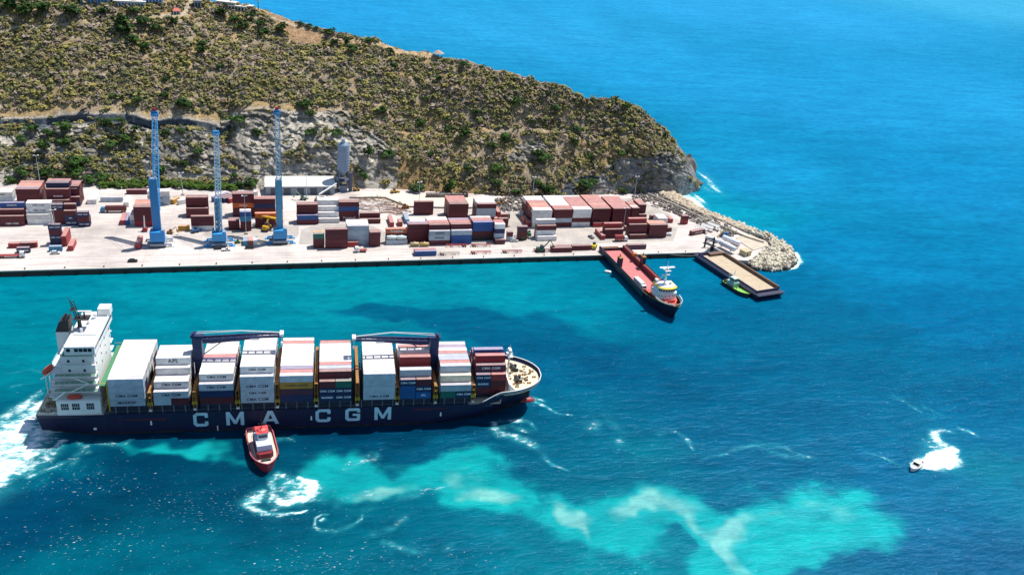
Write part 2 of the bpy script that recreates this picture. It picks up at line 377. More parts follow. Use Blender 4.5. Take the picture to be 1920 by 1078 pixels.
# surf round the headland and breakwater
streak([(1308,344,4),(1324,348,7),(1342,353,4)], 6, 1.15, 7); streak([(1284,366,5),(1298,372,7),(1312,384,5),(1318,398,3)], 6, 1.2, 7); streak([(1318,330,2),(1330,338,3)], 3, .9, 5)
streak([(1285,338,4),(1312,343,6),(1330,348,6),(1350,353,3)], 4, 1.25, 16); streak([(1282,364,4),(1300,370,5),(1314,373,3)], 3, 1.25, 14)
streak([(1276,368,4),(1297,380,6),(1310,394,5),(1318,402,2)], 3.5, 1.4, 14); streak([(1316,400),(1404,430),(1455,450),(1497,480)], 1.8, 1.15, 3)
streak([(1494,475,2.2),(1499,490,2.4),(1485,503,1.8),(1455,507,1.4),(1420,500,1)], 1.6, 1.15, 4); streak([(1335,333),(1320,340)], 2, .8, 4)
streak([(1136,515),(1142,508)], 1, .35, 2)
# chop: how many small glints and crests there are
CH = np.zeros(GX.shape)+.16
for b in [(150,900,200,50,0),(400,950,250,60,0),(150,1020,250,60,0),(600,1050,250,40,0),(850,1050,150,30,0),(1150,1060,90,30,0),(1700,780,250,150,0),(1850,650,200,150,0)]:
    CH = np.maximum(CH, blob(*b, X=GX, Y=GY)*(.95 if b[1] > 800 else .5))
calm = blob(500,560,700,60,0, X=GX, Y=GY); CH *= (1-.9*calm)
sea_V = np.stack([GX, GY, np.zeros_like(GX)], -1).reshape(-1, 3)
m, n, l, b = newmat('sea_water')
a = n.new('ShaderNodeAttribute'); a.attribute_name = 'Col'
fa = n.new('ShaderNodeAttribute'); fa.attribute_name = 'foam'; ca_ = n.new('ShaderNodeAttribute'); ca_.attribute_name = 'chop'
tf = noise(n, l, .42, 10, .76, mapscale=(.6, 1.2, 1)); tf.inputs['Distortion'].default_value = .6
tw = noise(n, l, .22, 9, .7, mapscale=(.45, 1.0, 1)); tw2 = noise(n, l, .06, 7, .68, mapscale=(.28, 1, 1))
tg = noise(n, l, 1.9, 3, .55, mapscale=(.3, 1.25, 1))
for q, rz in ((tw, .5), (tw2, .35), (tg, .45)):
    q.inputs['Vector'].links[0].from_node.inputs['Rotation'].default_value[2] = rz
def math_(op, a_, b_, c_=None, clamp=False):
    q = n.new('ShaderNodeMath'); q.operation = op; q.use_clamp = clamp
    for i, v in enumerate((a_, b_, c_)):
        if v is None: continue
        if isinstance(v, (int, float)): q.inputs[i].default_value = v
        else: l.new(v, q.inputs[i])
    return q.outputs[0]
nf = math_('MULTIPLY_ADD', tf.outputs[0], 2.6, -1.3)                       # -1.3 .. 1.3
fsum = math_('MULTIPLY_ADD', fa.outputs['Fac'], 1.25, math_('MULTIPLY_ADD', nf, 1.55, -.78))
present = math_('MULTIPLY', fa.outputs['Fac'], 6.0, clamp=True)
foam = math_('MULTIPLY', math_('MULTIPLY', fsum, 1.15, clamp=True), present)
gl = math_('MULTIPLY_ADD', math_('MULTIPLY_ADD', ca_.outputs['Fac'], .085, tg.outputs[0]), 16.0, -11.62, clamp=True)  # wave glints painted into the colour as pale flecks
foam_glint = math_('MAXIMUM', foam, math_('MULTIPLY', gl, .6))
# milky water round the foam
halo = math_('MULTIPLY', math_('POWER', fa.outputs['Fac'], 1.7), .9, clamp=True)
c0 = mixc(n, l, a.outputs['Color'], [v/GAIN for v in lin('48d2d8')], halo)
wr = ramp(n, l, tw.outputs[0], [(.3, (.72, .75, .8)), (.5, (1, 1, 1)), (.72, (1.3, 1.25, 1.2))])
wr2 = ramp(n, l, tw2.outputs[0], [(.32, (.8, .83, .87)), (.68, (1.2, 1.17, 1.12))])
c0 = mixc(n, l, mixc(n, l, c0, wr.outputs[0], 1.0, 'MULTIPLY'), wr2.outputs[0], 1.0, 'MULTIPLY')
fcol = mixc(n, l, c0, (.86, .9, .9), foam_glint)
n.remove(b); b = n.new('ShaderNodeBsdfDiffuse'); gls = n.new('ShaderNodeBsdfGlossy'); fr = n.new('ShaderNodeFresnel'); fr.inputs['IOR'].default_value = 1.33
mx = n.new('ShaderNodeMixShader'); l.new(fcol, b.inputs['Color']); gls.inputs['Color'].default_value = (.16, .55, .9, 1)
l.new(math_('MULTIPLY', math_('MULTIPLY', fr.outputs[0], .75), math_('SUBTRACT', 1.0, foam_glint)), mx.inputs[0])
mn = mx.inputs[0].links[0].from_node; mn.use_clamp = True
l.new(math_('MINIMUM', mn.outputs[0], .035), mx.inputs[0])
l.new(b.outputs[0], mx.inputs[1]); l.new(gls.outputs[0], mx.inputs[2]); l.new(mx.outputs[0], [q for q in n if q.type == 'OUTPUT_MATERIAL'][0].inputs[0])
gls.inputs['Roughness'].default_value = .17
bp1 = n.new('ShaderNodeBump'); bp1.inputs['Strength'].default_value = .55; bp1.inputs['Distance'].default_value = 1.1
l.new(tw.outputs[0], bp1.inputs['Height'])
bp2 = n.new('ShaderNodeBump'); bp2.inputs['Strength'].default_value = .35; bp2.inputs['Distance'].default_value = 2.5
l.new(tw2.outputs[0], bp2.inputs['Height']); l.new(bp1.outputs[0], bp2.inputs['Normal'])
l.new(bp2.outputs[0], b.inputs['Normal']); l.new(bp2.outputs[0], gls.inputs['Normal'])
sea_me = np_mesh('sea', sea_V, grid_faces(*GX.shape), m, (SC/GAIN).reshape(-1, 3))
for nm, ar in (('foam', FM), ('chop', CH)):
    q = sea_me.attributes.new(nm, 'FLOAT', 'POINT'); q.data.foreach_set('value', ar.astype(np.float32).ravel())
sea = link('sea', sea_me); tag(sea, kind='structure')
del num, den, SC, FM, CH, n1, n2, wxn, wyn, bx, by

# ================================================================== HEADLAND
COLS = [  # px, base(py,Y), n1, bench front, wall foot, wall top, mid, ridge
(-220,(346,566),(288,578),(238,592),(232,597),(218,598),(95,645),(-40,705)),
(0,(346,563),(288,575),(244,588),(239,593),(225,594),(105,640),(-20,695)),
(90,(346,562),(285,574),(238,587),(232,592),(222,593),(100,640),(-20,692)),
(160,(347,560),(285,572),(230,586),(225,591),(213,592),(98,640),(-20,692)),
(250,(348,560),(290,572),(236,584),(231,589),(216,590),(105,638),(-12,694)),
(290,(348,560),(292,571),(244,582),(240,587),(226,588),(112,636),(-8,696)),
(350,(350,558),(298,569),(240,582),(235,587),(222,588),(112,636),(-4,698)),
(420,(353,555),(300,567),(256,580),(251,584),(238,585),(120,634),(6,698)),
(460,(356,551),(290,565),(226,580),(219,585),(206,586),(110,634),(10,696)),
(505,(356,550),(280,564),(226,579),(219,583),(206,584),(110,632),(22,688)),
(560,(352,553),(276,564),(222,577),(217,581),(213,582),(115,628),(44,678)),
(640,(353,552),(272,563),(222,576),(217,580),(213,581),(125,622),(66,660)),
(690,(353,552),(278,564),(240,574),(236,578),(231,579),(140,614),(75,645)),
(760,(356,548),(292,562),(252,575),(247,579),(243,580),(160,612),(92,642)),
(830,(361,542),(300,557),(250,572),(244,576),(240,577),(165,602),(106,630)),
(900,(366,538),(302,553),(245,568),(238,573),(234,574),(170,594),(123,614)),
(1000,(372,531),(308,546),(245,561),(238,566),(234,567),(185,582),(151,596)),
(1060,(371,531),(312,543),(255,556),(248,561),(244,562),(196,576),(163,588)),
(1100,(369,533),(322,543),(268,553),(262,557),(258,558),(218,571),(189,580)),
(1160,(365,538),(308,546),(254,554),(248,557),(244,558),(208,569),(184,578)),
(1210,(363,540),(302,544),(266,549),(262,551),(258,552),(232,562),(213,572)),
(1250,(363,540),(304,544),(286,548),(283,550),(280,551),(264,559),(250,567)),
(1282,(360,541),(325,545),(312,548),(309,549),(306,550),(295,556),(284,562)),
(1300,(353,548),(340,550),(334,552),(331,553),(328,554),(322,558),(314,561)),
(1312,(357,552),(356,553),(355,554),(354,555),(353,556),(352,557),(351,558))]
pxs = np.arange(-220, 1313, 2.0); NC = len(pxs); cpx = np.array([c[0] for c in COLS], float)
nodes = []
for k in range(1, 8):
    SH = {2: 5, 3: 11, 4: 11, 5: 11, 6: 5}.get(k, 0)
    pyk = np.interp(pxs, cpx, [c[k][0] for c in COLS]); Yk = np.interp(pxs, cpx, [c[k][1]+SH*np.interp(c[0], [600, 800, 1150, 1250], [1, .6, .6, 0]) for c in COLS])
    ker = np.ones(7)/7
    pyk[3:-3] = np.convolve(pyk, ker, 'valid'); Yk[3:-3] = np.convolve(Yk, ker, 'valid')
    wob = (fbm(pxs, pxs*0+k*31.7, 60, 4, 60+k)-.5)
    damp = np.clip((1312-pxs)/200, 0, 1)
    if k in (2, 3, 4, 5): Yk += wob*6*damp
    if k == 7: pyk += (fbm(pxs, pxs*0, 26, 4, 77)-.5)*12*np.clip((pxs-500)/100, 0, 1)*damp
    if k == 1: Yk += wob*4*damp
    nodes.append((pyk, Yk))
def dir_np(px, py):
    u = px-960; v = py-539
    return [c_right[i]*u-c_up[i]*v+c_fwd[i]*F for i in range(3)]
NP = []
for pyk, Yk in nodes:
    d = dir_np(pxs, pyk); t = Yk/d[1]; NP.append(np.stack([d[0]*t, Yk, CAMH+d[2]*t], -1))
for q in NP: q[:, 2] = np.maximum(q[:, 2], 1.6)
NP[0][:, 2] = np.where(pxs > 1262, -2.0, 1.9); 
rid = NP[-1]; zz = rid[:, 2]
b1 = rid+np.stack([zz*.10, 6+zz*.42, -zz*.28-1], -1); b2 = rid+np.stack([zz*.2, 12+zz*.85, -zz*.72-1], -1)
b3 = rid+np.stack([zz*.25, 18+zz*1.15, -zz*1.0-4], -1)
NP += [b1, b2, b3]
seg = [44, 34, 4, 10, 50, 50, 14, 12, 8]
rows = []; rk = []
for k, s in enumerate(seg):
    for i in range(s):
        t = i/s; rows.append(NP[k]*(1-t)+NP[k+1]*t); rk.append(k+t)
rows.append(NP[-1]); rk.append(len(seg))
TV = np.stack(rows, 1); rk = np.array(rk); NR = TV.shape[1]                # (NC, NR, 3)
dv = TV-np.array([0, 0, CAMH]); kf = F/(dv @ np.array(c_fwd))
TPX = 960+(dv @ np.array(c_right))*kf; TPY = 539-(dv @ np.array(c_up))*kf
def inpoly(poly, X, Y):
    r = np.zeros(X.shape, bool); n_ = len(poly)
    for i in range(n_):
        x1, y1 = poly[i]; x2, y2 = poly[(i+1) % n_]
        if y1 == y2: continue
        c = ((y1 > Y) != (y2 > Y)) & (X < (x2-x1)*(Y-y1)/(y2-y1)+x1); r ^= c
    return r
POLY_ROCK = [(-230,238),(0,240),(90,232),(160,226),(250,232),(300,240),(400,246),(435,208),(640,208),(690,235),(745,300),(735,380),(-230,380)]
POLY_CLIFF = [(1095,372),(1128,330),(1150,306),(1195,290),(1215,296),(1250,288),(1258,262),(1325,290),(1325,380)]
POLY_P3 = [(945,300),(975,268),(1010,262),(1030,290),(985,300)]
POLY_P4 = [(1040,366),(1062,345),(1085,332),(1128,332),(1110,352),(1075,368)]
POLY_SAND = [(493,22),(520,26),(560,46),(612,68),(600,82),(556,84),(524,58)]
POLY_RIDGE = [(598,62),(640,74),(700,76),(760,90),(830,101),(842,112),(800,110),(748,102),(700,88),(620,78)]
POLY_TAN = [(700,345),(715,300),(745,285),(800,310),(850,330),(900,350),(880,375),(720,370)]
ROADS = [([(-200,64),(0,54),(60,51),(140,47),(215,41),(290,32),(346,26)], 2.6), ([(346,26),(352,12),(360,-8)], 5), ([(395,20),(384,5),(380,-8)], 4), ([(500,30),(560,50),(600,60)], 1.6), ([(290,32),(350,26)], 4)]
def zones(X, Y):
    q = lambda p: inpoly(p, X, Y)
    z = np.zeros(X.shape, int)
    z[q(POLY_TAN)] = 6; z[q(POLY_ROCK)] = 1; z[q(POLY_CLIFF)] = 2; z[q(POLY_P3)] = 1; z[q(POLY_P4)] = 2
    z[q(POLY_SAND)] = 3; z[q(POLY_RIDGE)] = 4
    for pts, wd in ROADS:
        for a_, b_ in zip(pts, pts[1:]):
            dx, dy = b_[0]-a_[0], b_[1]-a_[1]; t = np.clip(((X-a_[0])*dx+(Y-a_[1])*dy)/(dx*dx+dy*dy), 0, 1)
            z[np.hypot(X-a_[0]-t*dx, Y-a_[1]-t*dy) < wd] = 5
    return z
jx = (fbm(TV[..., 0], TV[..., 1], 14, 4, 81)-.5)*26; jy = (fbm(TV[..., 0], TV[..., 1], 14, 4, 88)-.5)*20
jy = np.where(TPY < 260, jy*.35, jy)
ZN = zones(TPX+jx, TPY+jy)
ZR = zones(TPX, TPY); ZN[(ZR >= 3) & (ZR <= 5)] = ZR[(ZR >= 3) & (ZR <= 5)]; ZN[(ZN >= 3) & (ZN <= 5) & (ZR < 3)] = 0
front = (rk[None, :] < 6)*np.ones((NC, 1), bool)
ZN[~front.astype(bool)] = 0
# relief: strata and gullies on the cut rock, soft swells on the slope
X_, Y_, Z_ = TV[..., 0], TV[..., 1], TV[..., 2]
rockm = ((ZN == 1) | (ZN == 2)).astype(float)
damp = np.clip((1312-pxs)/60, 0, 1)[:, None]*np.clip(rk/1.0, 0, 1)[None, :]
rid1 = 1-np.abs(2*fbm(X_*1.3+Z_*.4, Z_*1.4, 9, 5, 91)-1); gul = fbm(X_, Z_*.3, 11, 4, 97)
g2 = fbm(X_+Z_*.8, Z_*2.2, 4.2, 4, 99)
led = (Z_/3.1+5*fbm(X_, Z_, 13, 5, 71)+X_*.05) % 1.0; led2 = (Z_/1.3+3*fbm(X_, Z_, 8, 3, 73)-X_*.05) % 1.0
dY = rockm*(-(rid1-.75)*6.5-(g2-.5)*6-(gul-.5)*5+(led-.5)*1.5+(led2-.5)*.8)+(1-rockm)*(-(gul-.5)*7)
ridge_damp = 1-np.exp(-((rk-6)/.5)**2)*.7
TV[..., 1] += dY*damp*ridge_damp[None, :]; TV[..., 2] += (fbm(X_, Y_, 12, 5, 101)-.5)*(3.5+rockm*2)*damp*ridge_damp[None, :]
cn = fbm(X_, Y_+Z_, 7, 5, 111); cn2 = fbm(X_, Y_+Z_, 2.2, 3, 117); cn3 = fbm(X_, Y_+Z_, 26, 3, 119)
def L3(h): return np.array(lin(h))
base = L3('b8a284')*(1-cn3[..., None])+L3('9c8e78')*cn3[..., None]
base = np.where((ZN == 1)[..., None], L3('a09c94')*(1-cn[..., None])+L3('d2c8b6')*cn[..., None], base)
base = np.where((ZN == 2)[..., None], L3('7c8288')*(1-cn[..., None])+L3('bcb4a8')*cn[..., None], base)
base = np.where((ZN == 3)[..., None], L3('a68868'), base); base = np.where((ZN == 4)[..., None], L3('cdb08a'), base)
base = np.where((ZN == 5)[..., None], L3('c2b296'), base); base = np.where((ZN == 6)[..., None], L3('a88a62'), base)
base = base*(.6+.8*cn2[..., None]); crk = sstep(.6, .72, 1-np.abs(2*fbm(X_*1.0+Z_, Z_*1.7, 5, 4, 151)-1))*rockm*.45; base = base*(1-crk[..., None]*(fbm(X_, Z_, 20, 2, 3)>.45)[..., None])
cut_shade = ((rk[None, :] > 2.15) & (rk[None, :] < 4.02) & (TPX < 432+jx*.3)); base = np.where(cut_shade[..., None], L3('59626b')*(.8+.4*cn2[..., None]), base)  # shade of the cut wall and bench painted into the ground colour
rimm = ((rk[None, :] >= 4.02) & (rk[None, :] < 4.5+.2*cn) & (TPX < 700) & (rk[None, :] < 4.03+.05*cn)); base = np.where(rimm[..., None], L3('b5aa98')*(.8+.4*cn2[..., None]), base); bm_ = ((rk[None, :] > 1.97) & (rk[None, :] <= 2.15) & (TPX < 660)); p4_shade = inpoly(POLY_P4, TPX, TPY); base = np.where(p4_shade[..., None], L3('565c64')*(.8+.4*cn2[..., None]), base); base = np.where(bm_[..., None], L3('8c8a84')*(.8+.4*cn2[..., None]), base)  # pale rim, grey bench edge; the curved cut gets painted shade
dryg = sstep(.52, .62, fbm(X_, Y_+Z_, 16, 4, 131))*((ZN == 0) & ~cut_shade & ~rimm & ~bm_)*.6
base = base*(1-dryg[..., None])+L3('b89a64')*dryg[..., None]
m_hill = vcol_mat('hill_ground', .95, .9, .42, 1.0)
hn, hl = m_hill.node_tree.nodes, m_hill.node_tree.links
t9 = noise(hn, hl, .8, 9, .8, mapscale=(.6, .6, 1.8)); r9 = ramp(hn, hl, t9.outputs[0], [(.38, (.42, .42, .45)), (.46, (.92, .92, .92)), (.62, (1.3, 1.28, 1.24))])
hb_ = hn['Principled BSDF']; o9 = hb_.inputs['Base Color'].links[0].from_socket; hl.new(mixc(hn, hl, o9, r9.outputs[0], 1.0, 'MULTIPLY'), hb_.inputs['Base Color'])
for q in [q for q in hn if q.type == 'BUMP']: q.inputs['Distance'].default_value = 1.1; hl.new(t9.outputs[0], q.inputs['Height'])
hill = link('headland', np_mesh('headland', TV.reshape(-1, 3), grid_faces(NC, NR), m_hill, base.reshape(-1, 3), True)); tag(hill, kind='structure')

# sea rocks at the tip of the headland
def rock_mesh(name, r, seed, col, sq=(1, 1, 1), mat=None):
    bm = bmesh.new(); bmesh.ops.create_icosphere(bm, subdivisions=3, radius=1)
    for v in bm.verts:
        p = np.array(v.co); k = .72+.55*float(fbm(np.array([p[0]*3+seed]), np.array([p[1]*3+p[2]*5]), 1.4, 3, seed % 50))
        v.co = Vector((p[0]*k*r*sq[0], p[1]*k*r*sq[1], p[2]*k*r*sq[2]))
    me = bpy.data.meshes.new(name); bm.to_mesh(me); bm.free(); me.materials.append(mat); return me
m_rock = paint('sea_rock', '72706c', .9, 0, .5, .5, .8, '3a3834')
for i, (px, py, r, sq, lb) in enumerate([(1290,338,8.5,(.75,.9,2.3),'tall dark sea stack standing against the foot of the headland cliff'),
      (1300,338,4.6,(1.3,.9,.7),'low dark rock in the surf just right of the tall sea stack'),
      (1312,343,3,(1.5,.9,.5),'smallest flat rock furthest out in the surf off the headland'),
      (1276,345,6,(.8,.8,2.4),'narrow grey crag on the seaward edge of the headland cliff')]):
    c = at(px, py, 2); c.y += 3
    tag(link('sea_rock', rock_mesh('sea_rock', r, 13+i*7, None, sq, m_rock), None, (c.x, c.y, 1.0)), lb, 'rock', 'rocks off the headland')

# ------------------------------------------------------------------ vegetation
m_leaf = vcol_mat('foliage', .8, 2.5, .3)
def leaf_cloud(cen, rad, nper, cols, squash=.8, size=.42, up=.15):
    """nper small leaf clump quads on and in each bush volume"""
    N = len(cen); n_ = N*nper
    d = rng.normal(size=(n_, 3)); d[:, 2] = np.abs(d[:, 2])*1.0+up*rng.normal(size=n_)-.15; d /= np.linalg.norm(d, axis=1)[:, None]
    rr = np.repeat(rad, nper)[:, None]; cc = np.repeat(cen, nper, 0)
    k = rng.uniform(.55, 1.05, (n_, 1)); p = cc+d*rr*k*np.array([1, 1, squash])
    nrm = d*.7+np.array([.1, -.1, .8])+rng.normal(size=(n_, 3))*.38; nrm /= np.linalg.norm(nrm, axis=1)[:, None]
    t = np.cross(nrm, rng.normal(size=(n_, 3))); t /= np.linalg.norm(t, axis=1)[:, None]; bb = np.cross(nrm, t)
    s = rr*size*rng.uniform(.6, 1.3, (n_, 1)); a = s*t; b_ = s*bb*rng.uniform(.5, 1, (n_, 1))
    V = np.stack([p-a-b_*.6, p+a*.3-b_, p+a+b_*.7, p-a*.4+b_], 1).reshape(-1, 3)
    Fq = np.arange(n_*4).reshape(-1, 4)
    c = np.repeat(cols, nper, 0)*rng.uniform(.86, 1.15, (n_, 1)); c = np.repeat(c, 4, 0)
    return V, Fq, c
def terrain_sample(n_, kmin, kmax):
    i = rng.uniform(0, NC-1.001, n_); 
    lo = np.searchsorted(rk, kmin); hi = np.searchsorted(rk, kmax)-1.001
    j = rng.uniform(lo, hi, n_)
    i0 = i.astype(int); j0 = j.astype(int); fi = (i-i0)[:, None]; fj = (j-j0)[:, None]
    P_ = (TV[i0, j0]*(1-fi)+TV[i0+1, j0]*fi)*(1-fj)+(TV[i0, j0+1]*(1-fi)+TV[i0+1, j0+1]*fi)*fj
    return P_, ZN[i0, j0], rk[j0], TPX[i0, j0], TPY[i0, j0]
PAL = np.array([lin(h) for h in ('64682e', '505a30', '38482a', '767434', '7c6e50', '82786c', '70665c', '84803a', '76684a')])
PAL = PAL*.66+PAL.mean(0)*.34
def pick_cols(n_, wts): 
    wts = np.array(wts, float); return PAL[rng.choice(len(PAL), n_, p=wts/wts.sum())]*rng.uniform(.7, 1.15, (n_, 1))
P_, zn, kk, qx, qy = terrain_sample(33000, 0.05, 7.0)
cl = fbm(P_[:, 0], P_[:, 1]+P_[:, 2], 13, 3, 141); u = rng.random(len(P_))
cl2 = fbm(P_[:, 0], P_[:, 1]+P_[:, 2], 5.5, 3, 143); cl3 = fbm(P_[:, 0], P_[:, 1], 30, 3, 147)
prob = np.where(zn == 0, .3+.7*sstep(.38-.1*(qx < 620), .56-.1*(qx < 620), cl2), 0.0)
prob = np.where(zn == 1, np.where(cl > .53+.08*sstep(380, 480, qx), .5, .04), prob); prob = np.where(zn == 2, np.where(cl > .55, .3, .02), prob)
prob = np.where(zn == 6, .25, prob); prob = np.where((kk >= 2.9) & (kk < 4.15) & (qx < 660), .02, prob)
prob = np.where(P_[:, 2] < 3.2, 0, prob); prob = np.where((qx > 1262), prob*.35, prob)
right = (qx > 700+cl3*200) & (zn == 0); prob = np.where(right, prob*(.5+.3*cl3), prob)
keep = u < prob; P_, zn, qx, qy, cl = P_[keep], zn[keep], qx[keep], qy[keep], cl[keep]; N_ = len(P_)
rad = (.7+1.9*rng.random(N_)**1.7)*np.where(zn == 0, 1.0, .85)*(1+.25*(cl > .55))
g_up = pick_cols(N_, [5, 4, 2.4, 4, 3, 3.6, 3, 3, 2]); g_rock = pick_cols(N_, [5, 5, 3, 2, 2, 1, .5, 2, .5]); g_right = pick_cols(N_, [4, 4, 3, 3, 4, 4, 3, 2, 3])
gc = np.where((zn == 0)[:, None], g_up, g_rock); gc = np.where(((qx > 850) & (zn == 0))[:, None], g_right, gc)
V1, F1, C1 = leaf_cloud(P_+np.array([0, 0, .25]), rad, 24, gc*(1.15+.7*fbm(P_[:, 0], P_[:, 1]+P_[:, 2], 20, 3, 199))[:, None]*np.array([1.03, .96, 1.08]), .75, .36)
scrub = link('scrub', np_mesh('scrub', V1, F1, m_leaf, C1)); tag(scrub, 'olive and brown dry scrub covering the whole hillside', 'scrub', kind='stuff')

TREES = '''45,25,15;83,23,13;135,25,16;15,15,13;193,25,9;253,22,9;226,45,13;236,60,13;273,45,11;253,78,9;268,90,9;296,55,9;326,43,8;378,97,10;381,83,7;416,27,10;439,38,8;454,50,9;411,130,6
311,148,6;308,180,7;258,188,8;210,185,7;343,200,12;434,222,9;469,32,7;488,48,9;530,60,10;495,63,8;565,47,5;580,50,4;595,55,4;617,64,8;660,96,9;625,82,7;647,80,6;693,80,6;738,125,6;821,150,6
796,190,6;713,208,8;787,234,8;836,223,5;843,240,7;868,253,11;891,213,6;868,125,7;570,200,11;582,215,8;730,97,5;450,230,10;482,252,8;585,252,9;632,254,9;725,295,10;690,287,9;780,355,12;842,350,11
810,292,7;875,320,7;682,335,8;964,190,9;1025,180,6;1044,204,8;1000,230,5;1082,245,8;1107,295,7;1075,268,8;948,263,9;925,273,8;1005,293,9;1020,303,9;1093,352,12;1110,346,9;1025,363,12;1008,343,8
1168,363,8;1243,253,6;1169,200,7;1156,185,4;968,363,6;932,320,9;932,345,8;1168,290,7;88,252,10;58,242,9;125,247,12;82,280,11;125,272,10;42,262,9;197,237,11;212,272,9;237,265,8;150,307,12
225,230,8;307,252,8;307,322,8;45,327,11;140,327,12;85,330,12;112,328,9;197,337,9;170,342,10;255,247,8;337,247,7;370,287,9;347,310,7;20,345,9;475,345,9;455,350,8;440,330,6'''.replace('\n', ';')
TL = [tuple(float(q) for q in t.split(',')) for t in TREES.split(';')]
def on_hill(px, py):
    d = (TPX-px)**2+(TPY-py)**2+np.where(front, 0, 1e9); i = np.unravel_index(np.argmin(d), d.shape); return TV[i]
def tree_variant(k):
    r0 = np.random.default_rng(500+k); nb = 9
    cen = np.stack([r0.normal(0, .42, nb), r0.normal(0, .42, nb), .75+r0.uniform(-.25, .42, nb)], -1)
    rad_ = r0.uniform(.3, .55, nb); col = np.array([lin(h) for h in (['2f4c1c', '3a5a20', '264018'] if k % 3 else ['3f5a26', '4a6a2c', '30481f'])])[r0.integers(0, 3, nb)]
    V, Fq, c = leaf_cloud(cen, rad_, 34, col, .8, .34)
    return np_mesh('crown', V, Fq, m_leaf, c)
crowns = [tree_variant(k) for k in range(6)]
m_bark = paint('bark', '5a4a38', .9)
mbt = MB(); mbt.bar((0, 0, -.3), (.03, 0, .45), .09, 6, .06); mbt.bar((.03, 0, .4), (-.3, .1, .9), .05, 5, .02); mbt.bar((.03, 0, .42), (.28, -.15, .95), .05, 5, .02); mbt.bar((.03, 0, .4), (.05, .3, .9), .04, 5, .02)
trunk_me = mbt.mesh('trunk', m_bark)
LM = [(-100,'at the left edge'),(110,'above the left container blocks'),(290,'above the tallest blue crane'),(410,'above the thin crane'),(525,'above the right hand crane'),(645,'above the silo'),(760,'right of the silo'),(880,'above the middle of the yard'),(1020,'above the long red container rows'),(1130,'on the shoulder before the cliff'),(1240,'above the sea cliff')]
ORD = ['first', 'second', 'third', 'fourth', 'fifth', 'sixth', 'seventh', 'eighth', 'ninth', 'tenth', 'eleventh', 'twelfth']
bucket = {}
for t in TL:
    px, py, r = t; lm = min(LM, key=lambda q: abs(q[0]-px))[1]; top = np.interp(px, [0, 400, 560, 830, 1000, 1100, 1160, 1240], [-15, 0, 42, 106, 150, 188, 182, 245])
    f = (py-top)/(360-top); band = 'ridge' if f < .17 else 'upper slope' if f < .42 else 'middle slope' if f < .7 else 'foot of the hill'
    bucket.setdefault((band, lm), []).append(t)
for (band, lm), L_ in bucket.items():
    L_.sort()
    for i, (px, py, r) in enumerate(L_):
        p = on_hill(px, py+r*.5); s = r/(F/ (Vector(p)-Vector((0, 0, CAMH))).dot(c_fwd))
        size = 'small' if r <= 6 else 'broad' if r > 10 else 'rounded'
        lb = f'{size} green tree, {band}, {lm}'+('' if len(L_) == 1 else f', {ORD[i]} from left')
        pass
        e = empty('hillside_tree', (p[0], p[1], p[2]-.2), rng.uniform(0, 6), lb, 'tree', 'dark green trees on the hillside')
        e.scale = (s*1.3, s*1.3, s*rng.uniform(1.2, 1.5))
        link('crown', crowns[int(rng.integers(0, 6))], e); link('trunk', trunk_me, e)
# hedge along the back of the yard
hc = []
for px in np.arange(188, 446, 1.1):
    q = at(px, 351+np.interp(px, [188, 300, 446], [2, 1, 7])+rng.uniform(-7, 1), 3); hc.append((q.x, q.y, 3+rng.uniform(.5, 2.6)))
hc = np.array(hc); V2, F2, C2 = leaf_cloud(hc, rng.uniform(1.1, 2.2, len(hc)), 40, np.array([lin('47601e')]*len(hc))*rng.uniform(.7, 1.2, (len(hc), 1)), .8, .33)
tag(link('hedge', np_mesh('hedge', V2, F2, m_leaf, C2)), 'long clipped green hedge along the back of the container yard', 'hedge')
# coconut palm on the ridge
pp = on_hill(484, 22); pe = empty('palm_tree', pp, 0, 'tall thin palm standing alone on the ridge against the sea', 'tree')
q = MB(); q.path([(0, 0, -1), (.2, 0, 4), (.1, .1, 8.5)], .28, 6); q.build('trunk', m_bark, pe)
q = MB()
for i in range(13):
    a_ = i*2.4; dx, dy = math.cos(a_), math.sin(a_); prev = None
    for k in range(5):
        t = k/4; c_ = Vector((dx*3.0*t, dy*3.0*t, 8.6+1.1*t*1.2-2.6*t*t)); wd = .5*(1-t)+.08; sd = Vector((-dy, dx, 0))*wd
        if prev: q.add([prev[0], prev[1], c_+sd, c_-sd], [(0, 1, 2, 3)])
        prev = (c_-sd, c_+sd)
q.build('fronds', paint('palm_green', '3c5224', .7), pe)
# ================================================================== QUAY AND BREAKWATER
m_conc, n, l, b = newmat('quay_concrete')
t1 = noise(n, l, .03, 6, .6); t2 = noise(n, l, .6, 6, .7, mapscale=(.12, 1, 1)); t3 = noise(n, l, 2.5, 5, .7)
r1 = ramp(n, l, t1.outputs[0], [(.3, lin('aaa099')), (.5, lin('c6bbb3')), (.7, lin('d3c9c1'))])
r2 = ramp(n, l, t2.outputs[0], [(.32, (.74, .74, .75)), (.58, (1.03, 1.03, 1.03))]); r3 = ramp(n, l, t3.outputs[0], [(.3, (.82, .82, .82)), (.7, (1.08, 1.08, 1.08))])
br = n.new('ShaderNodeTexBrick'); tcq = n.new('ShaderNodeTexCoord'); l.new(tcq.outputs['Object'], br.inputs[0]); br.inputs['Scale'].default_value = 1
br.inputs['Brick Width'].default_value = 9; br.inputs['Row Height'].default_value = 6; br.inputs['Mortar Size'].default_value = .09; br.offset = 0
br.inputs['Color1'].default_value = (1, 1, 1, 1); br.inputs['Color2'].default_value = (.97, .97, .97, 1); br.inputs['Mortar'].default_value = (.8, .8, .8, 1)
cc = mixc(n, l, mixc(n, l, r1.outputs[0], r2.outputs[0], 1, 'MULTIPLY'), r3.outputs[0], 1, 'MULTIPLY')
l.new(mixc(n, l, cc, br.outputs[0], 1, 'MULTIPLY'), b.inputs['Base Color']); b.inputs['Roughness'].default_value = .9
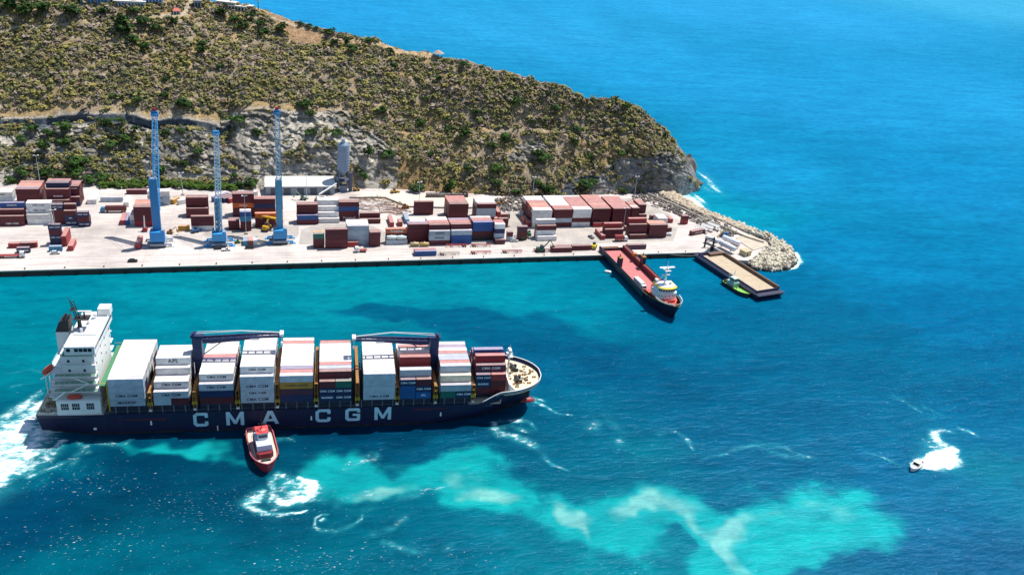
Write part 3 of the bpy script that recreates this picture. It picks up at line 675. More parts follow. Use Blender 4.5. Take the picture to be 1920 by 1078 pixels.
LANDP = [(-420, 434.8), (254.5, 434.8)]+[tuple(at(x, y, 3)[:2]) for x, y in [(1334,461),(1378,487),(1404,489),(1420,478),(1442,461),(1436,452),(1400,438),(1350,414),(1316,398),(1285,380),(1262,364)]]+[(290, 556), (200, 575), (-420, 600)]
q = MB(); q.prism(LANDP, -4, 3.0); quay = q.build('quay', m_conc); tag(quay, kind='structure')
m_dark = paint('quay_face', '3a3632', .9, 0, .4, .8)
q = MB(); q.box(-420, 254.4, 434.45, 434.797, -4, 2.55); tag(q.build('quay_wall', m_dark), kind='structure')
q = MB(); q.box(-420, 254.4, 434.4, 435.1, 2.6, 3.18); tag(q.build('quay_kerb', paint('kerb_concrete', 'cfc6ba', .85, 0, .3, .6)), kind='structure')
def sheet(name, poly, z, mat):
    q = MB(); P = [tuple(at(x, y, 3)[:2])+(z,) for x, y in poly]; q.add(P, [tuple(range(len(P)))]); o = q.build(name, mat); tag(o, kind='structure'); return o
m_asph, n, l, b = newmat('yard_asphalt')
t1 = noise(n, l, .08, 6, .65); t2 = noise(n, l, .7, 6, .7)
r1 = ramp(n, l, t1.outputs[0], [(.32, lin('969088')), (.7, lin('bab0a6'))]); r2 = ramp(n, l, t2.outputs[0], [(.3, (.85, .85, .85)), (.7, (1.1, 1.1, 1.1))])
l.new(mixc(n, l, r1.outputs[0], r2.outputs[0], 1, 'MULTIPLY'), b.inputs['Base Color']); b.inputs['Roughness'].default_value = .9
sheet('yard_pavement', [(960,465),(945,420),(930,395),(985,372),(1190,372),(1255,402),(1272,425),(1262,452),(1100,458)], 3.006, m_asph)
sheet('yard_pavement', [(450,462),(405,452),(380,440),(395,424),(470,420),(560,424),(560,440),(545,462)], 3.006, m_asph)
sheet('yard_pavement', [(560,458),(565,430),(600,420),(700,424),(730,440),(715,464)], 3.006, paint('worn_concrete', 'aaa39c', .9, 0, .35, .15))
m_rail = paint('rail_line', '8a5a50', .8)
q = MB(); q.box(-420, 250, 441.5, 441.65, 3.0, 3.02); q.box(-420, 60, 449, 449.12, 3.0, 3.02); tag(q.build('ground_line', m_rail), kind='structure')
# light sand coloured access road behind the stacks
sheet('access_road', [(655,372),(690,362),(760,362),(870,370),(960,372),(975,380),(870,384),(745,386),(700,374)], 3.01, paint('pale_track', 'd6c8b4', .95, 0, .2, .3))
q = MB()
for a_, b_ in zip([(655,372),(722,372),(765,389),(870,392)], [(722,372),(765,389),(870,392),(905,390)]):
    A, B = at(*a_, 3), at(*b_, 3); d = (B-A).normalized(); nn = Vector((-d.y, d.x, 0)); q.obox((A+B)/2+Vector((0, 0, .5)), (B-A)/2, nn*.25, (0, 0, .5))
tag(q.build('retaining_wall', paint('wall_grey', '8d8880', .9)), 'low grey retaining wall zigzagging behind the silo yard', 'wall')
fm = MB(); fm.box(-.5, .5, -.45, 0, -1.6, 1.2); fm.box(-.35, .35, -.6, -.45, -1.3, 1.0); fme = fm.mesh('fender', paint('rubber', '1c1c1c', .8))
for i in range(34): tag(link('quay_fender', fme, None, (-140+i*11.6, 434.4, 1.4)), 'black rubber fender hanging on the quay wall above the water', 'fender', 'fenders along the quay wall')
bo = MB(); bo.lathe([(.35, 0), (.25, .25), (.25, .5), (.42, .6), (.3, .75)], 8); bom = bo.mesh('bollard', paint('bollard_iron', '3a2f2a', .7))
for i in range(22): tag(link('bollard', bom, None, (-135+i*18, 436.2, 3.0)), 'dark iron mooring bollard on the quay edge', 'bollard', 'bollards along the quay edge')

# tetrapods on the breakwater head
m_tet = paint('tetrapod_concrete', 'd2c9b4', .9, 0, .3, .7)
q = MB()
for d in [(0, 0, 1), (.94, 0, -.33), (-.47, .82, -.33), (-.47, -.82, -.33)]:
    d = Vector(d); q.bar(d*-.15, d*1.1, .74, 7, .5)
tet = q.mesh('tetrapod', m_tet)
HEAD = [(1403,492),(1412,500),(1450,503),(1478,500),(1494,488),(1486,472),(1468,456),(1440,440),(1395,424),(1350,406),(1345,412),(1398,434),(1440,450),(1444,460),(1420,480)]
cnt = 0; r0 = random.Random(5); placed = []; HW = [at(x, y, 2)[:2] for x, y in HEAD]
while cnt < 290 and len(placed) < 9000:
    px, py = r0.uniform(1340, 1496), r0.uniform(404, 504); placed.append(0)
    if not inpoly(HEAD, np.array([px]), np.array([py]))[0]: continue
    c = at(px, py, 2)
    edge = min(abs(py-503)/12, 1)
    o = link('tetrapod', tet, None, (c.x, c.y, .9+1.9*edge*r0.uniform(.6, 1.2))); o.rotation_euler = (r0.uniform(0, 6), r0.uniform(0, 6), r0.uniform(0, 6)); s = r0.uniform(1.15, 1.6); o.scale = (s, s, s)
    tag(o, 'pale concrete tetrapod in the heap armouring the breakwater', 'tetrapod', 'tetrapods heaped round the breakwater head'); cnt += 1
# rubble: the mound under the tetrapods and the seaward bank
def rubble(name, pts, n_, smin, smax, label, mat, zf):
    V = []; Fq = []; base_ = np.array([(x, y, z) for z in (-1, 1) for y in (-1, 1) for x in (-1, 1)], float)
    fc = np.array([(0, 2, 3, 1), (4, 5, 7, 6), (0, 1, 5, 4), (2, 6, 7, 3), (0, 4, 6, 2), (1, 3, 7, 5)]); k = 0; tries = 0; xs = [p[0] for p in pts]; ys = [p[1] for p in pts]
    while k < n_ and tries < n_*30:
        tries += 1; px, py = rng.uniform(min(xs), max(xs)), rng.uniform(min(ys), max(ys))
        if not inpoly(pts, np.array([px]), np.array([py]))[0]: continue
        c = at(px, py, 2); s = rng.uniform(smin, smax)*rng.uniform(.6, 1.2, 3)
        q_ = Matrix.Rotation(rng.uniform(0, 6), 3, Vector(rng.normal(size=3)).normalized()); vs = base_*s*(1+rng.uniform(-.28, .28, (8, 3)))
        vs = vs @ np.array(q_).T+np.array([c.x, c.y, zf(px, py)+rng.uniform(-.3, .5)]); V.append(vs); Fq.append(fc+k*8); k += 1
    me = np_mesh(name, np.concatenate(V), np.concatenate(Fq), mat); o = link(name, me); tag(o, label, 'rocks', kind='stuff'); return o
m_rub = paint('rubble_stone', 'b8aa94', .95, 0, .45, .5)
rubble('rubble', HEAD, 1500, .6, 1.4, 'rubble mound darkened as gap shade under the tetrapods of the breakwater head', paint('rubble_shade', '5e564c', .95, 0, .4, .5), lambda x, y: .7)  # stone darkened to paint the shade in the gaps between tetrapods
rubble('rubble', [(1232,364),(1262,360),(1280,372),(1308,392),(1350,408),(1400,428),(1402,436),(1350,416),(1300,399),(1262,382)], 1300, .5, 1.6, 'bank of pale boulders on the seaward side of the breakwater road', m_rub, lambda x, y: 2.0)
rubble('debris', [(1185,372),(1200,362),(1240,366),(1300,398),(1330,408),(1385,440),(1372,448),(1320,428),(1290,418),(1250,395)], 600, .25, .8, 'grey scrap and broken concrete strewn along the breakwater root', paint('scrap_grey', '6f6a66', .9, 0, .5, .7), lambda x, y: 3.3)
q = MB()
PL = [(648,374),(700,369),(722,374),(765,392),(758,406),(735,404),(700,396),(665,393)]
for k in range(230):
    px, py = rng.uniform(648, 766), rng.uniform(368, 408)
    if not inpoly(PL, np.array([px]), np.array([py]))[0]: continue
    c = at(px, py, 3); a_ = .35*math.sin(px*.09)+rng.normal(0, .3)+(1.4 if rng.random() < .12 else 0); ln = rng.uniform(1.2, 4.5); dd = Vector((math.cos(a_)*ln, math.sin(a_)*ln, 0)); z_ = rng.uniform(.12, .7)
    q.cur = int(rng.integers(0, 4)); q.bar(c-dd+Vector((0, 0, z_)), c+dd+Vector((0, 0, z_)), rng.uniform(.1, .24), 5)
tag(q.build('pipe_field', [paint('pipe_rust', '8a5442', .9, 0, .4, .7), paint('pipe_pale', 'b8aca0', .9, 0, .4, .7), paint('pipe_grey', '7d7a78', .8), paint('pipe_clay', 'a87860', .9)]), 'rusty and pale pipes and bars laid out behind the stacks', 'pipes', kind='stuff')
rubble('debris', [(925,378),(965,372),(985,378),(980,395),(955,402),(935,398)], 160, .3, .9, 'grey beams and scrap lying between the container rows', paint('scrap_grey', '6f6a66', .9), lambda x, y: 3.3)
# sea wall road along the breakwater
A = [at(x, y, 3) for x, y in [(1208,362),(1262,384),(1316,410),(1350,424),(1400,446),(1432,456)]]
q = MB()
for a_, b_ in zip(A, A[1:]):
    d = (b_-a_).normalized(); nn = Vector((-d.y, d.x, 0)); q.obox((a_+b_)/2+Vector((0, 0, .55)), (b_-a_)/2, nn*.6, (0, 0, .55))
tag(q.build('sea_wall', paint('wall_pale', 'a59c8c', .9, 0, .4, .4)), 'long low concrete wall along the breakwater road', 'wall')
sheet('breakwater_slab', [(1380,446),(1406,440),(1440,456),(1438,462),(1412,470),(1384,452)], 3.3, paint('slab_beige', 'beb19e', .9, 0, .3, .3))
# planks and beams stacked on the breakwater root
m_wd = paint('timber_dark', '6b6259', .9); m_wl = paint('beam_pale', 'b3aa9c', .9)
for i, (x0, y0, x1, y1, nn_, mt, lb) in enumerate([(1205,378,1245,372,7,m_wd,'dark stack of long beams nearest the cliff foot'),(1228,388,1262,380,6,m_wl,'pale stack of precast beams beside the sea wall'),(1250,396,1280,388,6,m_wd,'dark row of beams right of the pale beam stack'),
      (1293,404,1318,398,6,m_wd,'dark rubble of timber behind the small red container'),(1300,416,1330,410,6,m_wl,'pale precast slabs left of the white tents')]):
    q = MB(); a_ = at(x0, y0, 3); b_ = at(x1, y1, 3)
    for k in range(nn_):
        t = k/(nn_-1); c = a_.lerp(b_, t); dd = Vector((math.cos(-.9+.3*math.sin(k*2.1)), math.sin(-.9+.3*math.sin(k*2.1)), 0)); q.obox(c+Vector((0, 0, .35+.25*(k % 3))), dd*rng.uniform(2.2, 3.6), Vector((-dd.y, dd.x, 0))*.45, (0, 0, .3))
    tag(q.build('beam_stack', mt), lb, 'beams', 'beam stacks on the breakwater')
# ================================================================== CONTAINERS
HEX = dict(W='dfe0de', G='a9b8c4', R='560c20', P='96282c', C='8c1426', M='46203a', N='0f2252', B='1b5394', L='686b9c', l='86aacb', Y='b5862c', O='d2641c',
           T='176054', K='1a1c22', c='d9d0b6', t='3487ac', o='b5603c')
CW = dict(W='white', G='pale grey', R='dark red', P='brick red', C='crimson', M='maroon', N='navy blue', B='blue', L='violet grey', l='light blue', Y='mustard', O='orange',
          T='dark green', K='black', c='cream', t='teal blue', o='rust orange')
def cont_mesh(Lc, H, name):
    q = MB(); W_ = 2.44; q.kd = 0
    q.add([(x, y, z) for z in (.06, H-.06) for y in (.05, W_-.05) for x in (.05, Lc-.05)], [(0, 2, 3, 1), (0, 1, 5, 4), (2, 6, 7, 3), (0, 4, 6, 2), (1, 3, 7, 5)])
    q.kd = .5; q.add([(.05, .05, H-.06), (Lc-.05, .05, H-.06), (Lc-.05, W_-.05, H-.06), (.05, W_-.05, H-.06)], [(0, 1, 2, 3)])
    q.kd = 1
    for x in (0, Lc-.15):
        for y in (0, W_-.15): q.box(x, x+.15, y, y+.15, 0, H)
    for z in (0.001, H-.13):
        for y in (.003, W_-.103): q.box(.15, Lc-.15, y, y+.1, z, z+.12)
        for x in (.003, Lc-.103): q.box(x, x+.1, .15, W_-.15, z, z+.12)
    for k in range(4): y = .35+k*.58; q.box(Lc-.05, Lc-.01, y, y+.05, .12, H-.14)
    return q.mesh(name, M_CONT)
CM = {(12.19, 2.9): cont_mesh(12.16, 2.87, 'container_body'), (6.06, 2.9): cont_mesh(6.0, 2.87, 'container_body'),
      (12.19, 2.6): cont_mesh(12.16, 2.57, 'container_body'), (6.06, 2.6): cont_mesh(6.0, 2.57, 'container_body')}
m_wtxt = paint('letter_white', 'e6e8ea', .6, 0, .1); m_dtxt = paint('letter_dark', '1c2f45', .6, 0, .1); m_btxt = paint('letter_blue', '1b2f66', .6, 0, .1)
TXT = {}
def word(s, size, dark):
    k = (s, size, dark)
    if k not in TXT:
        me = text_mesh(s, size, m_dtxt if dark else m_wtxt, .03, .0, .18 if s == 'MAERSK ' else 0, 1.1)
        me.transform(Matrix.Rotation(R(90), 4, 'X')); me.name = 'lettering'; TXT[k] = me
    return TXT[k]
CONT = []
TW = ['bottom', 'second', 'third', 'fourth', 'fifth']
def tier_word(t, n_): return 'only' if n_ == 1 else 'top' if t == n_-1 and n_ > 1 else TW[t]
def row_word(r, n_): return 'front row' if r == 0 else 'rear row' if r == n_-1 and n_ > 2 else ['', 'second row', 'third row', 'fourth row', 'fifth row', 'sixth row', 'seventh row', 'eighth row', 'ninth row', 'tenth row', 'eleventh row', 'twelfth row'][r]
def rec(p, rz, Lc, H, col, label, group, area, txt=None, gap=.0):
    CONT.append(dict(p=Vector(p), rz=rz, L=Lc, H=H, col=col, label=label, group=group, area=area, txt=txt))
def stack(p, rows, desc, Lc=12.19, end=False, txt={}, group='containers stacked in the yard', rz=0, H=2.9, pitch=2.55):
    """rows: strings of colour keys bottom to top, front row first; end=True: narrow ends face the camera, rows run to the right"""
    p = Vector(p); n_ = len(rows); szw = '' if Lc > 10 else 'short '
    for r, col in enumerate(rows):
        for t, c_ in enumerate(col):
            if c_ == '.': continue
            jit = rng.uniform(-.1, .1, 2)
            if not end:
                off = Vector((jit[0], r*pitch+jit[1]*.2, t*H)); a = rz
                frontv = (r == 0 or t >= len(rows[r-1])); topv = t == len(col)-1
                off = Matrix.Rotation(rz, 3, 'Z') @ off
            else:
                off = Vector((2.44+r*2.6, jit[0], t*H)); a = rz+math.pi/2; frontv = True; topv = t == len(col)-1
                off = Matrix.Rotation(rz, 3, 'Z') @ off
            q = p+off; s = (F/(q-Vector((0, 0, CAMH))).dot(c_fwd))**2
            area = s*((Lc*H*.8 if frontv and not end else 2.44*H*.8 if frontv else 0)+(Lc*2.44*.5 if topv else 0)+1.0)
            rw = row_word(r, n_) if not end else ('' if n_ == 1 else ['leftmost', 'second from left', 'third from left', 'fourth from left', 'fifth from left'][min(r, 4)])
            tw = '' if len(col) == 1 else tier_word(t, len(col))+' tier'
            lb = f'{CW[c_]} {szw}container'+(f', {tw}' if tw else '')+(f', {rw}' if rw and n_ > 1 else '')+', '+desc
            tx = txt.get((r, t))
            if tx: area *= 3
            rec(q, a, Lc, H, c_, lb, group, area, tx)
def z1(X, Y): return at(X/5.9875, 320+Y/5.9875, 3)
def z2(X, Y): return at(220+X/3.85, 200+Y/3.85, 3)
def z3(X, Y): return at(480+X/4.493, 240+Y/4.493, 3)
def z4(X, Y): return at(700+X/6.4, 340+Y/6.4, 3)
def z5(X, Y): return at(940+X/6, 340+Y/6, 3)
def z6(X, Y): return at(1160+X/5.647, 340+Y/5.647, 3)
S20 = 6.06
CMA, MK, AP, TR = 'CMA CGM', 'MAERSK', 'APL', 'Tropical'
# left end of the yard
stack(z1(-115, 352), ['GW', 'GW', 'GW'], 'low white block at the left picture edge', txt={(0, 1): (MK, 1, 1)})
stack(z1(2, 625), ['RR', 'RRR', 'RRRB'], 'stepped block at the left picture edge', txt={(0, 0): (CMA, 1, 0), (2, 3): (MK, 1, 0)})
stack(z1(312, 605), ['WW', 'WWWW', 'WWWW'], 'white block left of the thin lamp', txt={(1, 2): (CMA, 1, 1), (1, 3): (CMA, 1, 1)})
stack(z1(205, 425), ['RRRR', 'RRRL', 'RRRo', 'RRRo', 'RRRP', 'RRRP'], 'tall left block against the hill'  )
stack(z1(530, 440), ['RR', 'RRRR', 'RRNRN', 'RRNRN', 'RRRRP'], 'middle tall block against the hill', txt={(0, 1): (MK, 1, 0), (1, 2): (MK, 1, 0)})
stack(z1(778, 402), ['NR', 'RRRR', 'RRRR', 'RRRP', 'RRRR'], 'right end of the tall hillside block', S20, txt={(1, 3): (MK, .8, 0)})
stack(z1(604, 603), ['RRRN'], 'left of the lowered short stacks', S20, txt={(0, 3): (CMA, .8, 0)})
stack(z1(735, 617), ['NNR', 'RRRR'], 'centre of the lowered short stacks', S20, txt={(0, 0): (CMA, .8, 0), (0, 1): (AP, .8, 0)})
stack(z1(880, 631), ['NRN', 'NR'], 'right of the lowered short stacks', S20, txt={(0, 0): (CMA, .8, 0), (0, 2): (CMA, .8, 0)})
stack(z1(568, 838), ['NNRN', 'NN'], 'narrow dark stack in the open left yard', S20, txt={(0, 1): (CMA, .8, 0), (0, 3): (CMA, .8, 0)})
stack(z1(697, 852), ['PP'], 'end-on pair right of the dark stack', 12.19, True)
stack(z1(767, 902), ['P'], 'end-on and alone right of the end-on pair', S20*1.6, True)
stack(z1(95, 872), ['C'], 'lying left of the dark red box', S20, H=2.6)
stack(z1(230, 872), ['R'], 'lying low in the left foreground yard', S20*1.1)
stack(z1(346, 866), ['C'], 'right of the low dark red box', 3.0)
stack(z1(188, 928), ['N'], 'nearest the quay edge on the left', S20, txt={(0, 0): (CMA, .8, 0)})
stack(z1(552, 912), ['t'], 'at the foot of the left lamp', S20)
stack(z1(980, 378), ['W', 'W'], 'white end-on trailer boxes by the hedge', 12.19, True)
stack(z1(1130, 354), ['G'], 'alone sideways below the hedge')
stack(z1(1398, 408), ['W'], 'end-on left of the tallest crane', 12.19, True)
stack(z1(1422, 268), ['R'], 'by the hedge behind the tallest crane')
stack(z1(1350, 612), ['P', 'B', 'GW'], 'end-on cluster left of the tallest crane', 12.19, True)
stack(z1(1516, 627), ['CRRR', 'CRRR', 'RRRo', 'RRRo', 'RRRP'], 'block hidden partly by the tallest crane', txt={})
stack(z1(1524, 884), ['P'], 'end-on and alone beside the tallest crane base', 12.19, True)
stack(z1(1665, 390), ['GGW', 'GGW'], 'pale block right of the tallest crane', txt={(0, 0): (MK, 1, 1), (0, 1): (MK, 1, 1)})
# between the cranes
stack(z2(500, 803), ['RR', 'RRRR', 'RRRR'], 'red block right of the tallest crane')
stack(z2(537, 897), ['WRR'], 'stack left of the thin crane')
stack(z2(440, 898), ['Y'], 'alone between the two left cranes', S20)
stack(z2(385, 702), ['Y'], 'end-on behind the short lamp', S20, True, rz=-.5)
stack(z2(445, 712), ['W'], 'angled beside the mustard box at the lamp', S20, rz=.5)
for k, (X, Y, c_, nm) in enumerate([(700, 690, 'B', 'first'), (738, 694, 'R', 'second'), (776, 697, 'N', 'third'), (815, 700, 'P', 'fourth')]):
    stack(z2(X, Y), [c_], f'{nm} of the slanting row behind thin crane', 12.19, rz=.75)
stack(z2(885, 668), ['W'], 'slanting white box left of warehouse', 12.19, rz=.5)
stack(z2(985, 688), ['o'], 'slanting box just left of warehouse', 12.19, True, rz=.9)
stack(z2(836, 797), ['RRORR', 'RRRRR', 'RRRR'], 'stack behind the middle lamp', txt={(0, 2): ('HAPAG', 1, 0)})
stack(z2(990, 800), ['RRNR', 'RRRP'], 'back stack left of the right hand crane')
stack(z2(997, 873), ['RRO'], 'front stack left of the right hand crane', txt={(0, 2): ('HAPAG', 1, 0)})
stack(z2(804, 892), ['RR', 'RR'], 'short stack right of the thin crane', S20)
stack(z2(890, 898), ['RRtB', 'RRGW'], 'short stack at the middle lamp foot', S20)
stack(z2(910, 1004), ['t', 'o', 'W'], 'three short end-on boxes between the cranes', S20, True)
# middle of the yard
stack(z3(347, 815), ['RB', 'RRRR', 'RRRR'], 'right of the right hand crane')
stack(z3(527, 803), ['W', 'WW', 'WWW', 'WWWW', 'WWWW'], 'stepped white block right of the crane')
stack(z3(696, 778), ['RRBR', 'RRRR'], 'block marked with a white word, back', txt={(0, 0): (TR, 1.6, 0)})
stack(z3(876, 808), ['R', 'RR'], 'low red pair behind the pale stack')
stack(z3(484, 1015), ['RRT', 'RRY'], 'short green topped stack by the quay lane', S20)
stack(z3(585, 1019), ['RRRR'], 'tall red stack by the quay lane')
stack(z3(768, 987), ['GGGG', 'GGGW', 'GGWW', 'GGWW'], 'tall pale stack by the quay lane')
stack(z3(770, 1003), ['P'], 'low box before the tall pale stack', S20)
stack(z3(957, 1000), ['RRR', 'RRR'], 'short red stack right of the pale stack', S20)
stack(z4(152, 765), ['G'], 'under the white tanks', txt={})
stack(z4(148, 742), ['RRo'], 'behind the white tanks, large white word', txt={(0, 2): (TR, 1.6, 0)})
stack(z4(412, 742), ['RRRR', 'RRRL'], 'tall red stack behind the tan tanks')
stack(z4(668, 767), ['RGG', 'RRRR', 'RRRP', 'RRRP', 'RRRW', 'RRRW'], 'stepped block, dark words on grey boxes', txt={(0, 1): (MK, 1.1, 1), (0, 2): (MK, 1.1, 1)})
stack(z4(930, 759), ['BBG', 'RRRR', 'RRRP', 'RRRP', 'RRRB'], 'blue footed block in the yard middle')
stack(z4(1184, 712), ['KRBB', 'KRRP', 'RRRP', 'RRRW'], 'blue fronted block in the yard middle')
stack(z4(1462, 757), ['R', 'RGNW', 'RRRP', 'RRRP'], 'short striped stack right of blue block', S20)
stack(z4(1600, 720), ['GR'], 'small stack beside the striped one', S20*.6)
stack(z4(1640, 722), ['W'], 'small white box right of the striped stack', S20*.6)
stack(z4(1726, 708), ['RRM'], 'short maroon stack near the green machine', S20)
stack(z4(487, 404), ['RRR'], 'lone tall stack behind the yard middle')
stack(z4(900, 485), ['RRRR', 'RRRR', 'RRRP', 'RRRP', 'RRRP', 'RRRP'], 'left deep block behind the yard middle')
stack(z4(1236, 485), ['RGGR', 'RRRW', 'RRRW', 'RRRW', 'RRRW'], 'right deep block behind the yard middle')
stack(z4(1478, 470), ['PP'], 'end-on pair right of the deep block', 12.19, True)
stack(z4(1530, 450), ['R'], 'short box by the scrap beams', S20)
stack(z4(1500, 556), ['RR'], 'short pair below the scrap beams', S20)
stack(z4(1450, 500), ['P'], 'end-on behind the striped stack', 12.19, True)
stack(z4(200, 548), ['P'], 'end-on in the scrap area, leftmost', 12.19, True)
stack(z4(303, 543), ['P'], 'end-on in the scrap area, middle', S20, True)
stack(z4(385, 513), ['t'], 'end-on in the scrap area, rightmost', 12.19, True)
stack(z4(500, 900), ['B', 'P'], 'by the quay edge in the middle')
# right hand rows
stack(z5(345, 522), ['WWWW', 'WRRW', 'RRRP', 'RRRo', 'RRRo', 'RRRP', 'RRRP', 'RRRW', 'RRRW', 'RRRW'], 'leftmost of five long rows')
stack(z5(578, 514), ['RGRR', 'RRRP', 'RRRP', 'RRRW', 'RRRW', 'RRRW', 'RRRW', 'RRRW', 'RRRW', 'RRRW'], 'second of five long rows')
stack(z5(790, 510), ['WRWW', 'RRRW', 'RRRP', 'RRRP', 'RRRP', 'RRRP', 'RRRP', 'RRRP', 'RRRP', 'RRRW'], 'third of five long rows')
stack(z5(1010, 502), ['RRRR', 'RRRP', 'RRRP', 'RRRo', 'RRRP', 'RRRP', 'RRRP', 'RRRP', 'RRRP', 'RRRo'], 'fourth of five long rows')
stack(z5(1236, 500), ['RRRR', 'RRRP', 'RRRP', 'RRRP', 'RRRP', 'RRRP', 'RRRP', 'RRRP', 'RRRP'], 'fifth of five long rows')
stack(z5(1446, 492), ['RRRR', 'RRRW', 'RRRP', 'RRRP', 'RRRP'], 'short column right of the long rows', S20*.85)
stack(z5(1540, 468), ['RR', 'RRRR', 'RRRP', 'RRRP', 'RRRP'], 'last column of the long rows', S20*.85)
stack(z5(404, 672), ['W', 'WWR', 'RRRW'], 'small block in front of long rows')
stack(z5(1030, 517), ['P'], 'short box before the fourth long row', S20)
stack(z5(1158, 641), ['RR', 'RRP'], 'low block before the fifth long row')
stack(z5(1125, 660), ['P'], 'end-on at the low block left side', 12.19, True)
stack(z5(1385, 560), ['R'], 'short box behind the low block', S20)
stack(z5(1440, 652), ['R', 'RRR', 'RRRP'], 'stepped red block near the ramp ship')
stack(z5(1650, 638), ['RRR', 'RRo', 'RRo'], 'last red block near the breakwater')
stack(z5(1836, 572), ['R'], 'short box right of last red block', S20*.8)
stack(z5(1415, 768), ['M'], 'alone at the quay behind ramp ship')
stack(z5(575, 802), ['R', 'R'], 'pair on the quay edge left')
stack(z5(792, 778), ['R'], 'on the quay edge by the yellow machine')
stack(z5(205, 388), ['W'], 'end-on small, behind the end of beams', S20*.5, True)
stack(z5(250, 470), ['o'], 'end-on small, left of long rows', S20, True)
stack(z5(290, 512), ['P'], 'end-on nearest, left of long rows', S20, True)
stack(z6(410, 482), ['GW', 'GW', 'WW'], 'small white block near the sea wall', S20*1.1)
stack(z6(335, 408), ['R'], 'short box left of small white block', S20)
stack(z6(535, 442), ['P'], 'end-on right of small white block', S20, True)
stack(z6(662, 455), ['PR'], 'small stack amid scrap on breakwater', 4.6)
stack(z6(772, 578), ['R'], 'slanting box before the white tents', 12.19, rz=.32, txt={(0, 0): (CMA, 1, 0)})
stack(z6(1240, 692), ['P'], 'end-on behind the cement tanks', S20, True)

# ================================================================== CONTAINER SHIP: frame and its cargo
SYAW = -.0771; SO = Vector((-83.7, 294.2, 0)); SM = Matrix.Rotation(SYAW, 3, 'Z')
def S(x, y, z): return SO+SM @ Vector((x, y, z))
BAYX = [25.6, 40.8, 56.9, 71.6, 85.9, 100.4, 117.0, 131.1, 147.0, 161.2]
def fill(heights, tops, fronts=None):
    out = []
    for r, h in enumerate(heights):
        inner = ''.join(rng.choice(list('WRNRWMG'), max(h-1, 0)))
        out.append((inner+tops[r]) if h else '')
    for r, s in (fronts or {}).items(): out[r] = s
    return out
W12 = 'W'*12
BAYS = [
 (fill([4]*12, W12, {0: 'GGGG'}), {(0, 0): (MK+' ', 1.3, 1), (0, 1): (CMA, 1.2, 1)}),  # near-row G: white boxes with bluish shade painted into their colour
 (fill([2,3,3,4,5,5,5,5,4,3,3,2], W12, {0: '|G', 1: 'WWW', 2: 'WWW', 3: 'RRWW', 4: 'RRWWW'}), {(0, 1): (CMA, 1.1, 1), (1, 2): (CMA, 1.1, 1), (4, 4): (AP, 1.7, 1)}),
 (fill([3,4,4,4,4,4,4,4,4,4,4,3], 'WWWWWLPWWWWW', {0: 'RNG', 1: 'RNWW'}), {(0, 2): (CMA, 1.1, 1), (1, 3): (CMA, 1.1, 1)}),
 (fill([4]+[5]*10+[4], W12, {0: 'GGGG', 1: 'WWWWW'}), {(0, 0): (CMA, 1.3, 1), (0, 1): (CMA, 1.0, 1), (0, 2): (CMA, 1.3, 1), (1, 4): (CMA, 1.0, 1)}),
 (fill([4]*12, 'WPBWWWWWWWPW', {0: 'NMYG'}), {(0, 2): ('HAPAG-LLOYD', .9, 1)}),
 (fill([3]+[4]*10+[3], 'RRlPWWWWWWPW', {0: '|||', 1: 'RRRR'}), {}),
 (fill([4]*12, W12, {0: 'GGGG'}), {(0, 0): (CMA, 1.2, 1)}),
 (fill([3,4,3,5,4,5,5,4,4,3,3,3], 'NGKPRWPWWPWW', {0: '|||', 1: 'RNGG', 3: 'RRCCP', 5: 'RRRCW'}), {}),
 (fill([2,3,4,4,4,4,4,4,4,4,3,2], 'GcGPllPWLWWW', {0: '|G', 1: 'WWc', 2: 'WWWG'}), {}),
 (fill([0,3,4,5,4,5,4,4,3,2,0,0], 'WNLPCBRNRRWW', {1: '|||', 2: 'RRMM', 3: 'RRRCC', 5: 'RRNNB'}), {(2, 3): (CMA, 1.2, 0)}),
]
SPLIT = {(1, 0, 0): ('G', 'R', None, None), (5, 0, 0): ('N', 'N', MK, CMA), (5, 0, 1): ('N', 'N', CMA, CMA), (5, 0, 2): ('R', 'T', None, None),
         (7, 0, 0): ('B', 'B', None, AP), (7, 0, 1): ('B', 'N', None, CMA), (7, 0, 2): ('N', 'R', CMA, None), (8, 0, 0): ('T', 'N', None, CMA),
         (9, 1, 0): ('R', 'R', None, None), (9, 1, 1): ('N', 'R', MK, None), (9, 1, 2): ('N', 'P', CMA, None)}
BORD = ['aftmost bay', 'second bay from the stern', 'third bay from the stern', 'fourth bay from the stern', 'fifth bay from the stern', 'fifth bay from the bow', 'fourth bay from the bow', 'third bay from the bow', 'second bay from the bow', 'foremost bay']
CG = 'containers stacked on the cargo ship'
for bi, (rows, txt) in enumerate(BAYS):
    for r, col in enumerate(rows):
        for t, c_ in enumerate(col):
            prev = len(rows[r-1]) if r else 0
            frontv = t >= prev; topv = t == len(col)-1
            yy = .35+r*2.44+rng.uniform(-.02, .02); zz_ = 11.95+t*2.9
            s = 23.0; rw = 'near row' if r == 0 else 'far row' if r == 11 else f'{ORD[r]} row'
            def one(cc_, dx, Lc, tx, side=''):
                area = s*((Lc*2.9*.8 if frontv else 0)+(Lc*2.44*.55 if topv else 0)+1.5)*(3 if tx else 1)
                hw = tier_word(t, len(col))+' tier'
                rec(S(BAYX[bi]+dx+rng.uniform(-.05, .05), yy, zz_), SYAW, Lc, 2.9, cc_, f'{CW[cc_]} container, {side}{hw}, {rw}, ship\'s {BORD[bi]}', CG, area, tx)
            if c_ == '|':
                a_, b_, ta, tb = SPLIT[(bi, r, t)]
                one(a_, 0, S20, (ta, .9, 0) if ta else None, 'aft half, '); one(b_, 6.13, S20, (tb, .9, 0) if tb else None, 'fore half, ')
            else: one(c_, 0, 12.19, txt.get((r, t)))
CONT.sort(key=lambda c_: -c_['area'])
bulk = MB()
seen = {}
